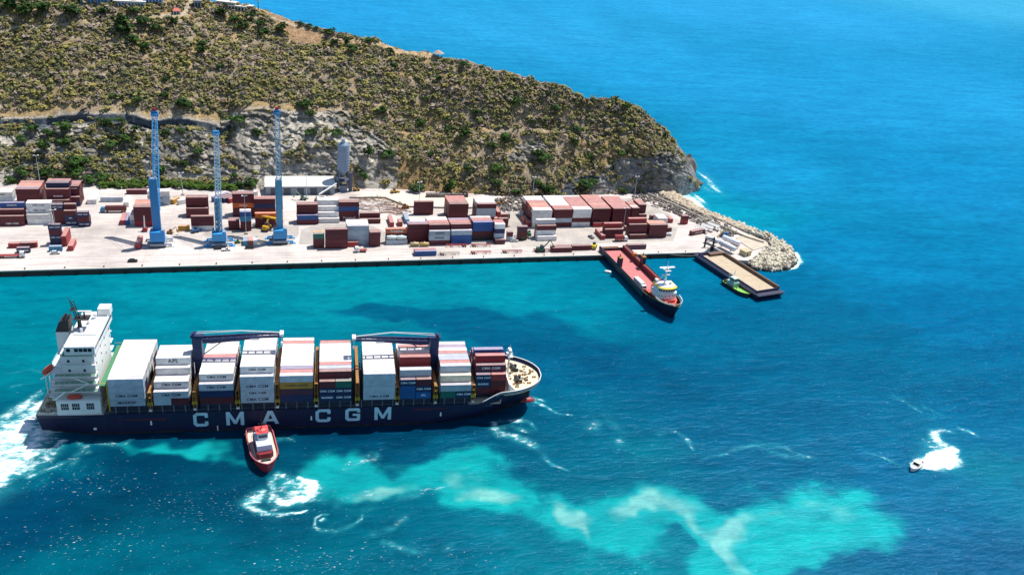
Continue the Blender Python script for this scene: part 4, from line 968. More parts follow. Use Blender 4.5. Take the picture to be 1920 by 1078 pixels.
for c_ in CONT[:300]: seen[c_['label']] = seen.get(c_['label'], 0)+1
for i, c_ in enumerate(CONT):
    col = np.array(lin(HEX[c_['col']]))*rng.uniform(.85, 1.15)
    if i < 300:
        key = (12.19, c_['H']) if c_['L'] > 9 else (6.06, c_['H'])
        o = link('shipping_container', CM[key], None, c_['p'], c_['rz']); o.color = (*col, 1)
        if abs(c_['L']-key[0]) > .3: o.scale = (c_['L']/key[0], 1, 1)
        tag(o, c_['label'], 'shipping container', c_['group'])
        if c_['txt']:
            t_, sz, dk = c_['txt']; q = link('lettering', word(t_, sz*1.25, dk), o, (c_['L']/2, -.03, c_['H']/2)); q.scale = (1, 1, 1)
    else:
        M_ = Matrix.Rotation(c_['rz'], 3, 'Z'); L_, H_ = c_['L'], c_['H']; bulk.col = tuple(col)
        vs = [c_['p']+M_ @ Vector((x, y, z)) for z in (0, H_-.03) for y in (0, 2.42) for x in (0, L_-.05)]
        bulk.kd = 0; bulk.add(vs, [(0, 2, 3, 1), (0, 1, 5, 4), (2, 6, 7, 3), (0, 4, 6, 2), (1, 3, 7, 5)]); bulk.kd = .5; bulk.add(vs[4:], [(0, 1, 3, 2)])
        bulk.kd = 1
        for k in range(4):
            a_ = .35+k*.58; bulk.col = tuple(col*.6+.12)
            bulk.add([c_['p']+M_ @ Vector(v) for v in ((L_-.02, a_, .1), (L_-.02, a_+.08, .1), (L_-.02, a_+.08, H_-.15), (L_-.02, a_, H_-.15))], [(0, 1, 2, 3)])
        for z_ in (0.0, H_-.2):
            bulk.col = tuple(col*.8+.04); bulk.add([c_['p']+M_ @ Vector(v) for v in ((L_-.02, 0, z_), (L_-.02, 2.42, z_), (L_-.02, 2.42, z_+.16), (L_-.02, 0, z_+.16))], [(0, 1, 2, 3)])
tag(bulk.build('stacked_containers', M_CONTV), 'remaining half hidden containers inside the ship and yard stacks', 'shipping containers', kind='stuff')
print('containers', len(CONT), 'dup labels', [k for k, v in seen.items() if v > 1][:10])
print('long labels', [c_['label'] for c_ in CONT[:300] if len(c_['label'].split()) > 16])
# ------------------------------------------------------------------ container ship itself
ship = empty('container_ship', SO, SYAW, 'large navy blue container ship under way with big white letters on its side', 'ship')
m_navy = paint('hull_navy', '070e3a', .6, 0, .3, .12, dirtc='0e1434'); m_boot = paint('boot_dark', '0c0812', .6, 0, .4, .2)
nn_, ll_, bb_ = m_navy.node_tree.nodes, m_navy.node_tree.links, m_navy.node_tree.nodes['Principled BSDF']
old_ = bb_.inputs['Base Color'].links[0].from_socket; tR = noise(nn_, ll_, .8, 6, .7, mapscale=(1, 1, .07)); rR = ramp(nn_, ll_, tR.outputs[0], [(.55, (0, 0, 0)), (.8, (.6, .6, .6))])
c1_ = mixc(nn_, ll_, old_, lin('3c3440'), rR.outputs[0]); tS = noise(nn_, ll_, .16, 5, .6, mapscale=(1, 1, 3)); rS = ramp(nn_, ll_, tS.outputs[0], [(.4, (.8, .8, .85)), (.7, (1.35, 1.35, 1.25))])
ll_.new(mixc(nn_, ll_, c1_, rS.outputs[0], 1.0, 'MULTIPLY'), bb_.inputs['Base Color'])
m_wh = paint('ship_white', 'e2e3e0', .45, 0, .12, .5); m_deckg = paint('deck_green', '3a7c54', .7, 0, .3, .6); m_cream = paint('deck_cream', 'd3c8ad', .7, 0, .3, .4)
m_navyd = paint('deck_navy', '1c2c48', .6, 0, .4, .4); m_gold = paint('lashing_gold', '9a7038', .7, 0, .5, .8, dirtc='5a3020'); m_steel = paint('dark_steel', '24262c', .6)
m_glass = paint('window_dark', '16222e', .15, 0, 0); m_oran = paint('boat_orange', 'c04428', .5, 0, .25); m_yel = paint('rail_yellow', 'd8c030', .6, 0, .1)
m_cblue = paint('crane_navy', '1a2f5c', .5, 0, .3, .5); m_red = paint('red_paint', 'b0242c', .5, 0, .2, .6)
LS = 190.5
def zdeck(x): return 8.7+(13.9-8.7)*float(sstep(np.array(161.), np.array(173.), np.array(float(x))))
def hb(x, k):                                                              # half breadth; k 0 at keel line .. 1 at deck
    st = 14.3+.7*min(1, x/14)**.6+(k-1)*4.5*(1-min(1, x/22))
    xe = 184.5+(LS-184.5)*k**1.6; x0 = 132+(171.5-132)*k; p = 1.5+.5*k
    if x <= x0: return st
    u = min(1, (x-x0)/(xe-x0)); return st*max(0, 1-u**p)**(.5+.35*(1-k))
def loft(name, levels, npt, zf, hbf, xef, x0f=lambda k: 0.0, mats=None, boot=None, parent=None, cy=15.0):
    V = []; Fq = []; mi = []
    for k in levels:
        xe = xef(k); x0_ = x0f(k); xs = [x0_+(xe-x0_)*(1-(1-i/(npt-1))**1.7) for i in range(npt)]
        row = [(x, cy-hbf(x, k), zf(x, k)) for x in xs]+[(x, cy+hbf(x, k), zf(x, k)) for x in xs[::-1]]
        V += row
    m_ = 2*npt
    for a_ in range(len(levels)-1):
        for i in range(m_):
            j = (i+1) % m_; Fq.append((a_*m_+i, a_*m_+j, (a_+1)*m_+j, (a_+1)*m_+i)); mi.append(1 if (boot and levels[a_+1] <= boot) else 0)
    me = bpy.data.meshes.new(name); me.from_pydata(V, [], Fq)
    for q in mats: me.materials.append(q)
    me.polygons.foreach_set('material_index', mi); me.polygons.foreach_set('use_smooth', [True]*len(Fq)); me.update()
    me.validate(); o = link(name, me, parent); bm = bmesh.new(); bm.from_mesh(me)
    bmesh.ops.remove_doubles(bm, verts=bm.verts, dist=.01); bmesh.ops.recalc_face_normals(bm, faces=bm.faces); bm.to_mesh(me); bm.free()
    me.set_sharp_from_angle(angle=R(35)); return o
loft('hull', [0, .12, .26, .4, .55, .7, .85, 1], 60, lambda x, k: -2+(zdeck(x)+2)*k, hb, lambda k: 184.5+(LS-184.5)*k**1.6, mats=[m_navy, m_boot], boot=.26, parent=ship)
def deck_poly(x0, x1, inset, k=1, n_=26):
    xs = [x0+(x1-x0)*(1-(1-i/(n_-1))**1.6) for i in range(n_)]
    return [(x, 15-max(hb(x, k)-inset, .05)) for x in xs]+[(x, 15+max(hb(x, k)-inset, .05)) for x in xs[::-1]]
q = MB(); q.prism(deck_poly(.3, 168, .1), 7.6, 8.5); q.build('main_deck', m_navyd, ship)
q = MB(); q.prism(deck_poly(0.25, 23, .25), 8.5, 8.62); q.build('poop_deck', m_cream, ship)
q = MB(); q.prism(deck_poly(171.5, 190.1, .45), 12.1, 12.5); q.box(171.5, 171.9, 1.5, 28.5, 8.5, 12.5); q.prism(deck_poly(158.5, 171.6, .35, n_=8), 8.5, 8.72); fc = q.build('forecastle', m_cream, ship)
q = MB()                                                                   # bulwark inner face and rim
P_ = deck_poly(164, 190.3, .12, n_=34)
for a_, b_ in zip(P_, P_[1:]):
    if abs(a_[0]-164) < .1 and abs(b_[0]-164) < .1: continue
    q.bar((a_[0], a_[1], zdeck(a_[0])+.1), (b_[0], b_[1], zdeck(b_[0])+.1), .2); q.bar((a_[0], a_[1], zdeck(a_[0])-.6), (b_[0], b_[1], zdeck(b_[0])-.6), .12)
q.build('bulwark', m_wh, ship)
q = MB(); q.box(174.6, 175.2, 1.6, 28.4, 12.5, 16.4); q.slab_y([(175.2, 12.5), (178, 12.5), (175.2, 15.5)], 3, 3.3); q.slab_y([(175.2, 12.5), (178, 12.5), (175.2, 15.5)], 14, 14.3); q.slab_y([(175.2, 12.5), (178, 12.5), (175.2, 15.5)], 26, 26.3); q.build('breakwater', m_wh, ship)
for i, (x, y) in enumerate([(181, 10.5), (181, 19.5)]):
    q = MB(); q.bar((x-1.2, y-1.4, 13.6), (x-1.2, y+1.4, 13.6), .75, 10); q.box(x-2.2, x+.6, y-1.8, y-1.5, 12.5, 14); q.box(x-2.2, x+.6, y+1.5, y+1.8, 12.5, 14); q.bar((x-1.2, y, 13.3), (x+4, 15+(y-15)*.4, 12.7), .16); q.build('windlass', m_steel, ship)
q = MB(); 
for x, y in [(178.5, 6), (178.5, 24), (184, 8.5), (184.5, 21.5), (187, 13), (187, 17.5), (176.5, 12), (176.5, 19), (183, 15)]: q.cyl(x, y, 12.5, 13.3, .28, 8); q.cyl(x+.9, y, 12.5, 13.3, .28, 8); q.box(x-.4, x+1.3, y-.35, y+.35, 12.5, 12.6)
for x, y in [(179.5, 14), (182.5, 17.5), (180, 22), (179.8, 8.2)]: q.box(x, x+1, y, y+.8, 12.5, 13.2)
q.build('deck_fittings', m_gold, ship)
q = MB(); q.cyl(176.6, 15, 12.5, 25, .45, 8, .28); q.box(175.6, 177.6, 12.6, 17.4, 22.4, 22.6); q.box(176, 177.2, 13.6, 16.4, 25, 25.15); q.bar((176.6, 13, 22.6), (176.6, 13, 24.6), .1); q.bar((176.6, 17, 22.6), (176.6, 17, 24.6), .1)
q.bar((176.6, 12.7, 23.6), (176.6, 17.3, 23.6), .07); q.path([(175.6, 12.6, 23.6), (177.6, 12.6, 23.6), (177.6, 17.4, 23.6), (175.6, 17.4, 23.6)], .07); q.cyl(176.6, 15, 25.1, 27, .12, 6); q.obox((176.6, 15, 24), (.4, 0, 0), (0, .9, 0), (0, 0, .7)); q.build('foremast', m_wh, ship)
q = MB(); q.lathe([(.1, 181), (1.5, 182.2), (1.9, 184.5), (1.9, 187), (1.3, 188.8), (.3, 189.7)], 14, (0, 15, -.3), 'X'); q.build('bulbous_bow', paint('bulb_red', '8a2030', .5, 0, .3, .6), ship, smooth=True)
q = MB(); q.obox((183.4, 6.8, 8.6), (1.0, -.55, 0), (.35, .6, 0), (0, 0, 1.3)); q.build('anchor', m_steel, ship)
# hatch coamings, walkway and side rails
q = MB()
for x in BAYX:
    q.box(x-.2, x+12.4, 2.0 if x < 160 else 5, 28.2 if x < 160 else 26, 8.5, 11.9)
q.build('hatch_coaming', m_navyd, ship)
q = MB()
for x in np.arange(23, 160, 4.05):
    q.box(x, x+.35, .5, .9, 8.5, 11.8); q.box(x, x+.35, 29.1, 29.5, 8.5, 11.8)
q.box(23, 160, .45, .55, 9.6, 9.68); q.box(23, 160, .45, .55, 9.1, 9.16)
q.build('side_posts', paint('post_grey', '5a6a78', .6, 0, .3), ship)
q = MB()
for x in BAYX[:9]: q.box(x+.0, x+12.2, .35, 2.4, 11.75, 11.93)
q.build('stanchion_beams', m_navyd, ship)
# lashing bridges in the gaps between the bays
for gi in range(9):
    xa, xb = BAYX[gi]+12.4, BAYX[gi+1]-.2; w_ = xb-xa; xm = (xa+xb)/2; q = MB()
    if w_ < .5: continue
    x1_, x2_ = xm-min(w_, 1.5)*.4, xm+min(w_, 1.5)*.4
    top = 19.5 if gi in (4, 5, 3) else 17.2
    for y in np.arange(1.0, 29.5, 2.44):
        for x in (x1_, x2_): q.box(x-.12, x+.12, y-.12, y+.12, 8.5, top)
        q.bar((x1_, y, 9), (x2_, y+1.2, 14), .07)
    for z_ in (11.9, 14.8, top-.1): q.box(x1_, x2_, .8, 29.2, z_-.06, z_+.06)
    for z_ in (12.9, 15.8): q.box(x1_-.04, x1_+.02, .8, 29.2, z_, z_+.07); q.box(x2_-.02, x2_+.04, .8, 29.2, z_, z_+.07)
    q.build('lashing_bridge', m_gold, ship)
    q = MB(); q.box(xm-.9, xm+.9, .6, .75, 12.8, 12.95); q.box(xm-.9, xm+.9, .6, .75, 12.2, 12.32); q.box(xm-.9, xm-.75, .6, .8, 11.6, 13); q.box(xm+.75, xm+.9, .6, .8, 11.6, 13); q.box(xm-.7, xm+.6, .7, 2.2, 11.7, 11.85); q.build('gangway_rail', m_yel, ship)
    q = MB(); q.box(xm-.6, xm+.5, .4, 1.3, 9.3, 9.9); q.build('mooring_fitting', m_wh, ship)
# letters on the hull side: outlines in a unit box, y is up
def glyph(ch):
    o = []
    if ch == 'C': o = [[(.22, 1), (.95, 1), (.95, .8), (.3, .8), (.22, .72), (0, .85), (0, .8)], [(0, .2), (0, .8), (.03, .88), (.22, .72), (.22, .28), (.03, .12)], [(.05, .1), (.18, 0), (.85, 0), (1, .12), (1, .36), (.78, .36), (.78, .2), (.3, .2), (.22, .28)], [(.78, .64), (1, .64), (1, .9), (.9, 1), (.78, .95)]]
    if ch == 'G': o = [[(.22, 1), (.9, 1), (1, .9), (.9, .8), (.3, .8), (.22, .72), (.03, .88)], [(0, .2), (0, .8), (.03, .88), (.22, .72), (.22, .28), (.03, .12)], [(.03, .12), (.18, 0), (.9, 0), (1, .12), (1, .2), (.3, .2), (.22, .28)], [(.78, .2), (1, .2), (1, .56), (.78, .56)], [(.5, .4), (.78, .4), (.78, .56), (.5, .56)], [(.78, .68), (1, .68), (1, .9), (.78, .95)]]
    if ch == 'M': o = [[(0, 0), (.2, 0), (.2, 1), (0, 1)], [(.8, 0), (1, 0), (1, 1), (.8, 1)], [(.2, 1), (.2, .62), (.42, .1), (.5, .1), (.5, .36)], [(.8, 1), (.5, .36), (.5, .1), (.58, .1), (.8, .62)]]
    if ch == 'A': o = [[(0, 0), (.22, 0), (.52, .8), (.52, 1), (.36, 1)], [(1, 0), (.78, 0), (.48, .8), (.48, 1), (.64, 1)], [(.24, .2), (.76, .2), (.69, .38), (.31, .38)]]
    return o
m_let = paint('hull_letter', 'b8dae6', .6, 0, .25, .5, dirtc='6a7a88')
for ch, x0, x1, z0, z1_ in [('C', 54.1, 59.4, 2.3, 8.4), ('M', 65.9, 72.4, 2.4, 8.4), ('A', 78.9, 85.2, 2.5, 8.4), ('C', 98.9, 104.6, 2.6, 8.4), ('G', 110.2, 115.9, 2.7, 8.5), ('M', 121.4, 127.9, 2.8, 8.6)]:
    q = MB()
    for k_, poly in enumerate(glyph(ch)):
        pl = [(x0+(x1-x0)*a_, z0+(z1_-z0)*b_) for a_, b_ in poly]; q.slab_y(pl, -.10-.004*k_, .05)
    q.build('hull_letter', m_let, ship)
q = MB(); q.slab_y([(26, 5.9), (44.4, 5.6), (44.4, 6.6), (34, 6.5)], -.08, .05); q.slab_y([(136.5, 6.6), (150, 7.0), (150, 7.4), (136.5, 7.6)], -.08, .05); q.build('faded_red_stripe', paint('faded_red', '5a1430', .6, 0, .5, .3, dirtc='101838'), ship)
q = MB()
for x in (38.6, 96.8, 147): q.slab_y([(x, 4.2), (x+.5, 3.4), (x+1, 4.2), (x+.75, 4.2), (x+.75, 5.4), (x+.25, 5.4), (x+.25, 4.2)], -.07, .05)
q.slab_y([(62.4, .2), (62.8, .2), (62.8, 2.4), (62.4, 2.4)], -.08, .05); q.slab_y([(19, 2.2), (20, 2.2), (20, 3.1), (19, 3.1)], -.08, .05); q.build('hull_marks', m_wtxt, ship)
# accommodation block
q = MB(); q.box(10.4, 21.6, 3.0, 27.0, 24.5, 33.0); q.box(10.4, 21.6, 4.8, 25.2, 8.6, 24.5); q.box(6.2, 10.4, 8, 22, 8.6, 22); house = q.build('accommodation', m_wh, ship)
q = MB()
for k, z_ in enumerate((14.9, 18.2, 21.4, 24.6, 28.6)):
    ya = 1.0 if k < 4 else 2.0; yi = 4.82 if z_ < 24.7 else 3.02; q.box(6.2+k*.45, 21.9, ya, yi, z_-.12, z_+.1); q.box(6.2+k*.45, 21.9, 30-yi, 30-ya, z_-.12, z_+.1)
    q.box(4.6+k*.7, 9.3, 3, 27, z_-.13, z_+.11)
q.build('side_galleries', m_wh, ship)
q = MB()
for k, z_ in enumerate((14.9, 18.2, 21.4, 24.6, 28.6)):
    ya = 1.05 if k < 4 else 2.05
    for zz_ in (.55, 1.05): q.bar((6.3+k*.45, ya, z_+zz_), (21.8, ya, z_+zz_), .06); q.bar((4.7+k*.7, 3, z_+zz_), (4.7+k*.7, 27, z_+zz_), .06)
    for x in np.arange(6.4+k*.45, 21.8, 1.9): q.bar((x, ya, z_), (x, ya, z_+1.1), .05)
q.build('gallery_railing', paint('rail_pale', 'c8ddd0', .5), ship)
q = MB()
for k, z_ in enumerate((18.3, 21.5, 24.7)): q.box(7.2+k*.45, 21.5, 1.15, 2.95, z_, z_+.03)
q.box(22.6, 24.6, .8, 30.6, 20.5, 20.7); q.box(11.5, 21.55, 1.2, 28.9, 32.95, 33.12); q.build('green_walkway', m_deckg, ship)
q = MB()
for y in (.9, 30.5): q.bar((21.8, y, 21.7), (25.1, y, 21.7), .07)
for x in (25.1,):
    q.bar((x, .8, 21.7), (x, 30.6, 21.7), .07); q.bar((x, .8, 21.2), (x, 30.6, 21.2), .06)
    for y in np.arange(.9, 30.6, 2.1): q.bar((x, y, 20.6), (x, y, 21.7), .06)
for y in np.arange(2, 30, 5.5): q.box(24.6, 25, y, y+.3, 8.6, 20.5)
q.build('walkway_railing', m_yel, ship)
q = MB(); q.box(12.4, 22.5, 1.6, 28.6, 33.12, 36.5); q.box(13.5, 21.6, 10, 20, 36.5, 36.9); q.box(18.6, 22.8, 25.2, 29.4, 36.5, 39.4); br_ = q.build('bridge', m_wh, ship)
q = MB(); q.box(22.5, 22.56, 2.2, 28.0, 34.9, 35.7); q.build('front_window_band', m_glass, br_)
q = MB(); q.box(0, 1.25, -.06, 0, 0, 1.3); bwm = q.mesh('bridge_window', m_glass)
for x in (13.2, 15.8, 17.3, 18.8, 20.3): link('bridge_window', bwm, br_, (x, 1.6, 34.5))
q = MB(); q.box(0, .8, -.06, 0, 0, 1.0); cwm = q.mesh('cabin_window', m_glass); q = MB(); q.box(0, .06, 0, .7, 0, .8); cfm = q.mesh('cabin_window', m_glass)
for z_ in (16, 19.2, 22.4, 25.5, 29.4):
    for x in ((11, 13.5, 16, 18.5) if z_ < 24 else (12.5, 17.5)): link('cabin_window', cwm, house, (x, 4.8 if z_ < 24 else 3.0, z_))
for z_ in (24, 27.3, 30.4):
    for y in (5, 12, 18, 25): link('cabin_window', cfm, house, (21.6, y, z_))
q = MB(); q.box(7.5, 22.4, .4, 3.0, 8.62, 14.8); lower = q.build('side_house', m_wh, ship)
q = MB()
for x in (9.0, 12.7, 17.6): q.box(x, x+2.5, .34, .4, 11.0, 13.6)
q.build('side_openings', m_glass, lower)
q = MB()
for x in (9.0, 12.7, 17.6):
    for k in range(1, 4): q.box(x+k*.62, x+k*.62+.08, .3, .34, 11, 13.6)
    q.box(x, x+2.5, .3, .34, 12.2, 12.3)
q.build('opening_bars', m_wh, lower)
q = MB(); q.path([(12.5, 1.7, 36.6), (12.5, 1.7, 37.6), (22.4, 1.7, 37.6)], .06); q.path([(22.4, 1.7, 37.6), (22.4, 25, 37.6)], .06)
for x in np.arange(12.5, 22.4, 1.8): q.bar((x, 1.7, 36.5), (x, 1.7, 37.6), .05)
for y in np.arange(2, 25, 2.2): q.bar((22.4, y, 36.5), (22.4, y, 37.6), .05)
q.build('bridge_roof_rail', m_wh, br_); q = MB(); q.path([(7, 1.1, 15), (11, 1.1, 18.2)], .3); q.build('outside_stairs', m_wh, ship)
for a_, b_ in (((19, 1.2, 21.4), (13, 1.2, 18.2)), ((13, 1.3, 24.6), (19, 1.3, 21.4))): q = MB(); q.bar(a_, b_, .25); q.build('outside_stairs', m_wh, ship)
q = MB(); q.box(7.2, 11.6, 12.2, 17.8, 8.6, 36.8); q.build('funnel_casing', m_wh, ship)
q = MB(); q.add([(7.1, 12.1, 36.8), (11.7, 12.1, 36.8), (11.7, 17.9, 36.8), (7.1, 17.9, 36.8), (8.6, 12.6, 40.6), (11.9, 12.6, 41.6), (11.9, 17.4, 41.6), (8.6, 17.4, 40.6)], [(0, 1, 2, 3), (4, 5, 6, 7), (0, 1, 5, 4), (1, 2, 6, 5), (2, 3, 7, 6), (3, 0, 4, 7)])
for y in (13.6, 15, 16.4): q.cyl(10.2, y, 40.6, 42.2, .38, 8)
q.build('funnel', m_steel, ship)
q = MB(); q.cyl(14.8, 15, 36.5, 40.6, .8, 8, .6)
for a_, b_ in (((14.2, 14.2), 0), ((14.2, 15.8), 0), ((15.4, 15), 0)): q.bar((a_[0], a_[1], 40.4), (a_[0]-1.6, a_[1]*.6+6, 48.2), .14)
for k in range(7):
    z_ = 41.2+k; o_ = -1.6*(k/7); q.path([(14.2+o_, 14.2+.1*k, z_), (15.4+o_, 15, z_+.5), (14.2+o_, 15.8-.1*k, z_)], .1)
q.box(13.4, 18.6, 12.9, 17.1, 41.0, 41.2); q.box(12.4, 14, 13.6, 16.4, 44.5, 44.65); q.cyl(16.8, 15, 41.2, 43.4, .3, 8); q.bar((12.6, 15, 48), (11.8, 15, 50.2), .08); q.bar((13.4, 12, 42.2), (18.6, 12.9, 41.3), .12); q.build('radar_mast', m_steel, ship)
q = MB(); q.box(14.4, 19.4, 14.7, 15.3, 43.5, 43.9); q.build('radar_scanner', m_wh, ship)
q = MB(); q.lathe([(.1, 17.5), (.8, 17.8), (.8, 18.6), (.1, 19)], 10, (18, 23.4, 36.8-17), 'Z'); q.cyl(16, 12, 37, 38.4, .5, 10); q.cyl(17, 18, 37, 38.2, .6, 10); q.build('antenna_domes', m_wh, ship)
# poop deck gear
q = MB()
for x, y in [(2, 6), (2, 24), (4.6, 3), (4.6, 27), (1.5, 12), (1.5, 18), (7, 5.5), (3, 2), (1.2, 3.4), (5.6, 7), (2.6, 9), (3.2, 21)]: q.cyl(x, y, 8.6, 9.5, .3, 8); q.cyl(x+.9, y, 8.6, 9.5, .3, 8)
for x, y in [(4.5, 9), (4.5, 21)]: q.bar((x, y-1.6, 9.7), (x, y+1.6, 9.7), .7, 10); q.box(x-1.2, x+1.2, y-2, y-1.7, 8.6, 10.2); q.box(x-1.2, x+1.2, y+1.7, y+2, 8.6, 10.2)
pass
q.build('mooring_winches', paint('winch_brown', '8a7a60', .7), ship)
for k in range(26):
    x, y = rng.uniform(.8, 7), rng.uniform(1.5, 27); q = MB(); q.box(x, x+rng.uniform(.3, 1.1), y, y+rng.uniform(.3, 1.1), 8.62, 8.62+rng.uniform(.3, 1.3)); q.build('deck_locker', m_wh if k % 2 else paint('winch_brown', '8a7a60', .7), ship)
m_gear = paint('gear_brown', '6e6250', .8)
for k in range(30):
    x = 176.5+rng.uniform(0, 10); y = 15+rng.uniform(-1, 1)*(11-(x-176.5)*.75); q = MB(); q.box(x, x+rng.uniform(.3, 1.2), y, y+rng.uniform(.3, .9), 12.5, 12.5+rng.uniform(.2, .9)); q.build('deck_locker', m_gear if k % 2 else m_gold, ship)
for k in range(14):
    x = 177+rng.uniform(0, 8); y = 15+rng.uniform(-1, 1)*(9-(x-177)*.75); q = MB(); q.bar((x, y, 12.6), (x+rng.uniform(-2.2, 2.2), y+rng.uniform(-1.8, 1.8), 12.7), .1, 4); q.build('mooring_line', m_gear, ship)

q = MB(); P_ = [(22, .3), (.3, .9), (.3, 29.1), (22, 29.7)]
for a_, b_ in zip(P_, P_[1:]): q.bar((*a_, 9.7), (*b_, 9.7), .08); q.bar((*a_, 9.2), (*b_, 9.2), .06)
for k in range(26):
    t = k/25; q.bar((22*(1-t)+.3*t, .3+(.6*t), 8.6), (22*(1-t)+.3*t, .3+.6*t, 9.8), .06); q.bar((.3, .9+28.2*t, 8.6), (.3, .9+28.2*t, 9.8), .06)
q.build('poop_railing', m_wh, ship)
def boat(name, c, rz, L_, W_, H_, mat, lb, cat, tilt=0, canopy=True):
    e = empty(name, c, rz, lb, cat); e.rotation_euler = (0, tilt, rz); q = MB(); P = []
    lv = [(0, .55, .9), (.45, .9, 1), (.6, 1, 1)]
    n_ = 12
    for z_, wk, lk in lv:
        for i in range(n_):
            t = 2*math.pi*i/n_; P.append((L_/2*lk*math.copysign(abs(math.cos(t))**.8, math.cos(t)), W_/2*wk*math.sin(t), z_*H_))
    q.add(P, [(k*n_+i, k*n_+(i+1) % n_, (k+1)*n_+(i+1) % n_, (k+1)*n_+i) for k in range(2) for i in range(n_)]+[tuple(range(n_))[::-1]]); q.build('hull', mat, e, smooth=True)
    q = MB(); P = []
    for z_, wk in [(.6, .97), (.9, .7), (1.0, .3)]:
        for i in range(n_):
            t = 2*math.pi*i/n_; P.append((L_/2*wk*math.copysign(abs(math.cos(t))**.8, math.cos(t)), W_/2*wk*math.sin(t), z_*H_))
    q.add(P, [(k*n_+i, k*n_+(i+1) % n_, (k+1)*n_+(i+1) % n_, (k+1)*n_+i) for k in range(2) for i in range(n_)]+[tuple(range(2*n_, 3*n_))]); q.build('canopy', mat, e, smooth=True); return e
boat('lifeboat', S(3.6, 15, 18.6), SYAW, 8.2, 2.7, 3.0, m_oran, 'orange free fall lifeboat tilted down over the cargo ship stern', 'lifeboat', tilt=-.62)
q = MB()
for y in (13.2, 16.8): q.bar((8.5, y, 23.6), (-.6, y, 16.4), .25); q.bar((1.0, y, 8.6), (1.0, y, 17.6), .22); q.bar((6, y, 8.6), (6, y, 21.5), .22)
q.build('lifeboat_ramp', m_wh, ship)
boat('rescue_boat', S(13.8, 1.2, 15.2), SYAW, 5.4, 1.8, 1.8, m_oran, 'small orange rescue boat on the side gallery of the cargo ship', 'rescue boat')
# deck cranes
for px_, dirn, xt, zt in ((55.2, 1, 86.2, 33.6), (145.3, -1, 113.6, 31.4)):
    cr_ = MB(); ztp = 29.5 if dirn > 0 else 27.5; cr_.cyl(px_, 15, 8.5, ztp-7, 1.6, 14); cr_.cyl(px_, 15, ztp-7, ztp-6.4, 2.3, 14); par = cr_.build('crane_post', m_cblue, ship)
    q = MB(); q.box(px_-1.7, px_+1.7, 13.3, 16.7, ztp-6.4, ztp+3.2); q.box(px_-2.3*1, px_+2.3, 13.6, 16.4, ztp+3.2, ztp+4.1); q.cyl(px_-1.2*dirn, 14.2, ztp+4.1, ztp+5.3, .6, 8); q.cyl(px_-1.2*dirn, 15.9, ztp+4.1, ztp+5.0, .5, 8); q.build('crane_house', m_cblue, par)
    q = MB(); x0_ = px_+2.0*dirn; d_ = (xt-x0_)
    for (y0_, y1_) in ((13.5, 14.1), (15.9, 16.5)):
        q.slab_y([(x0_, ztp+1.2), (x0_+d_*.12, ztp+.9), (x0_+d_*.75, zt-1.1), (xt, zt-.9), (xt, zt), (x0_+d_*.5, (ztp+zt)/2+1.5), (x0_+d_*.08, ztp+2.9), (x0_, ztp+2.8)], y0_, y1_)
    for k in range(10): x = x0_+d_*(k+.5)/10; zz_ = ztp+2+(zt-ztp-2.5)*(k+.5)/10; q.box(x-.2, x+.2, 14.1, 15.9, zz_-.2, zz_+.2)
    q.bar((x0_, 15, ztp-4.5), (x0_+d_*.25, 15, ztp+1.2), .22); q.build('crane_jib', m_cblue, par)
    q = MB(); q.path([(px_, 14.4, ztp+4.8), (x0_+d_*.5, 14.6, zt+2.2 if dirn < 0 else zt+1.5), (xt, 14.8, zt+.4)], .12); q.path([(px_, 15.8, ztp+4.8), (x0_+d_*.5, 15.5, zt+2.0 if dirn < 0 else zt+1.3), (xt, 15.3, zt+.4)], .12); q.box(xt-.7, xt+.7, 13.3, 16.7, zt-.4, zt+.5); q.bar((xt, 15, zt-.4), (xt, 15, zt-4), .1); q.obox((xt, 15, zt-4.4), (.4, 0, 0), (0, .5, 0), (0, 0, .6)); q.build('crane_rigging', m_wh, par)
    q = MB(); q.box(x0_+d_*.66-1.6, x0_+d_*.66+1.6, 13.42, 13.5, (ztp+zt)/2+.2, (ztp+zt)/2+.9); q.build('name_plate', m_wtxt, par)
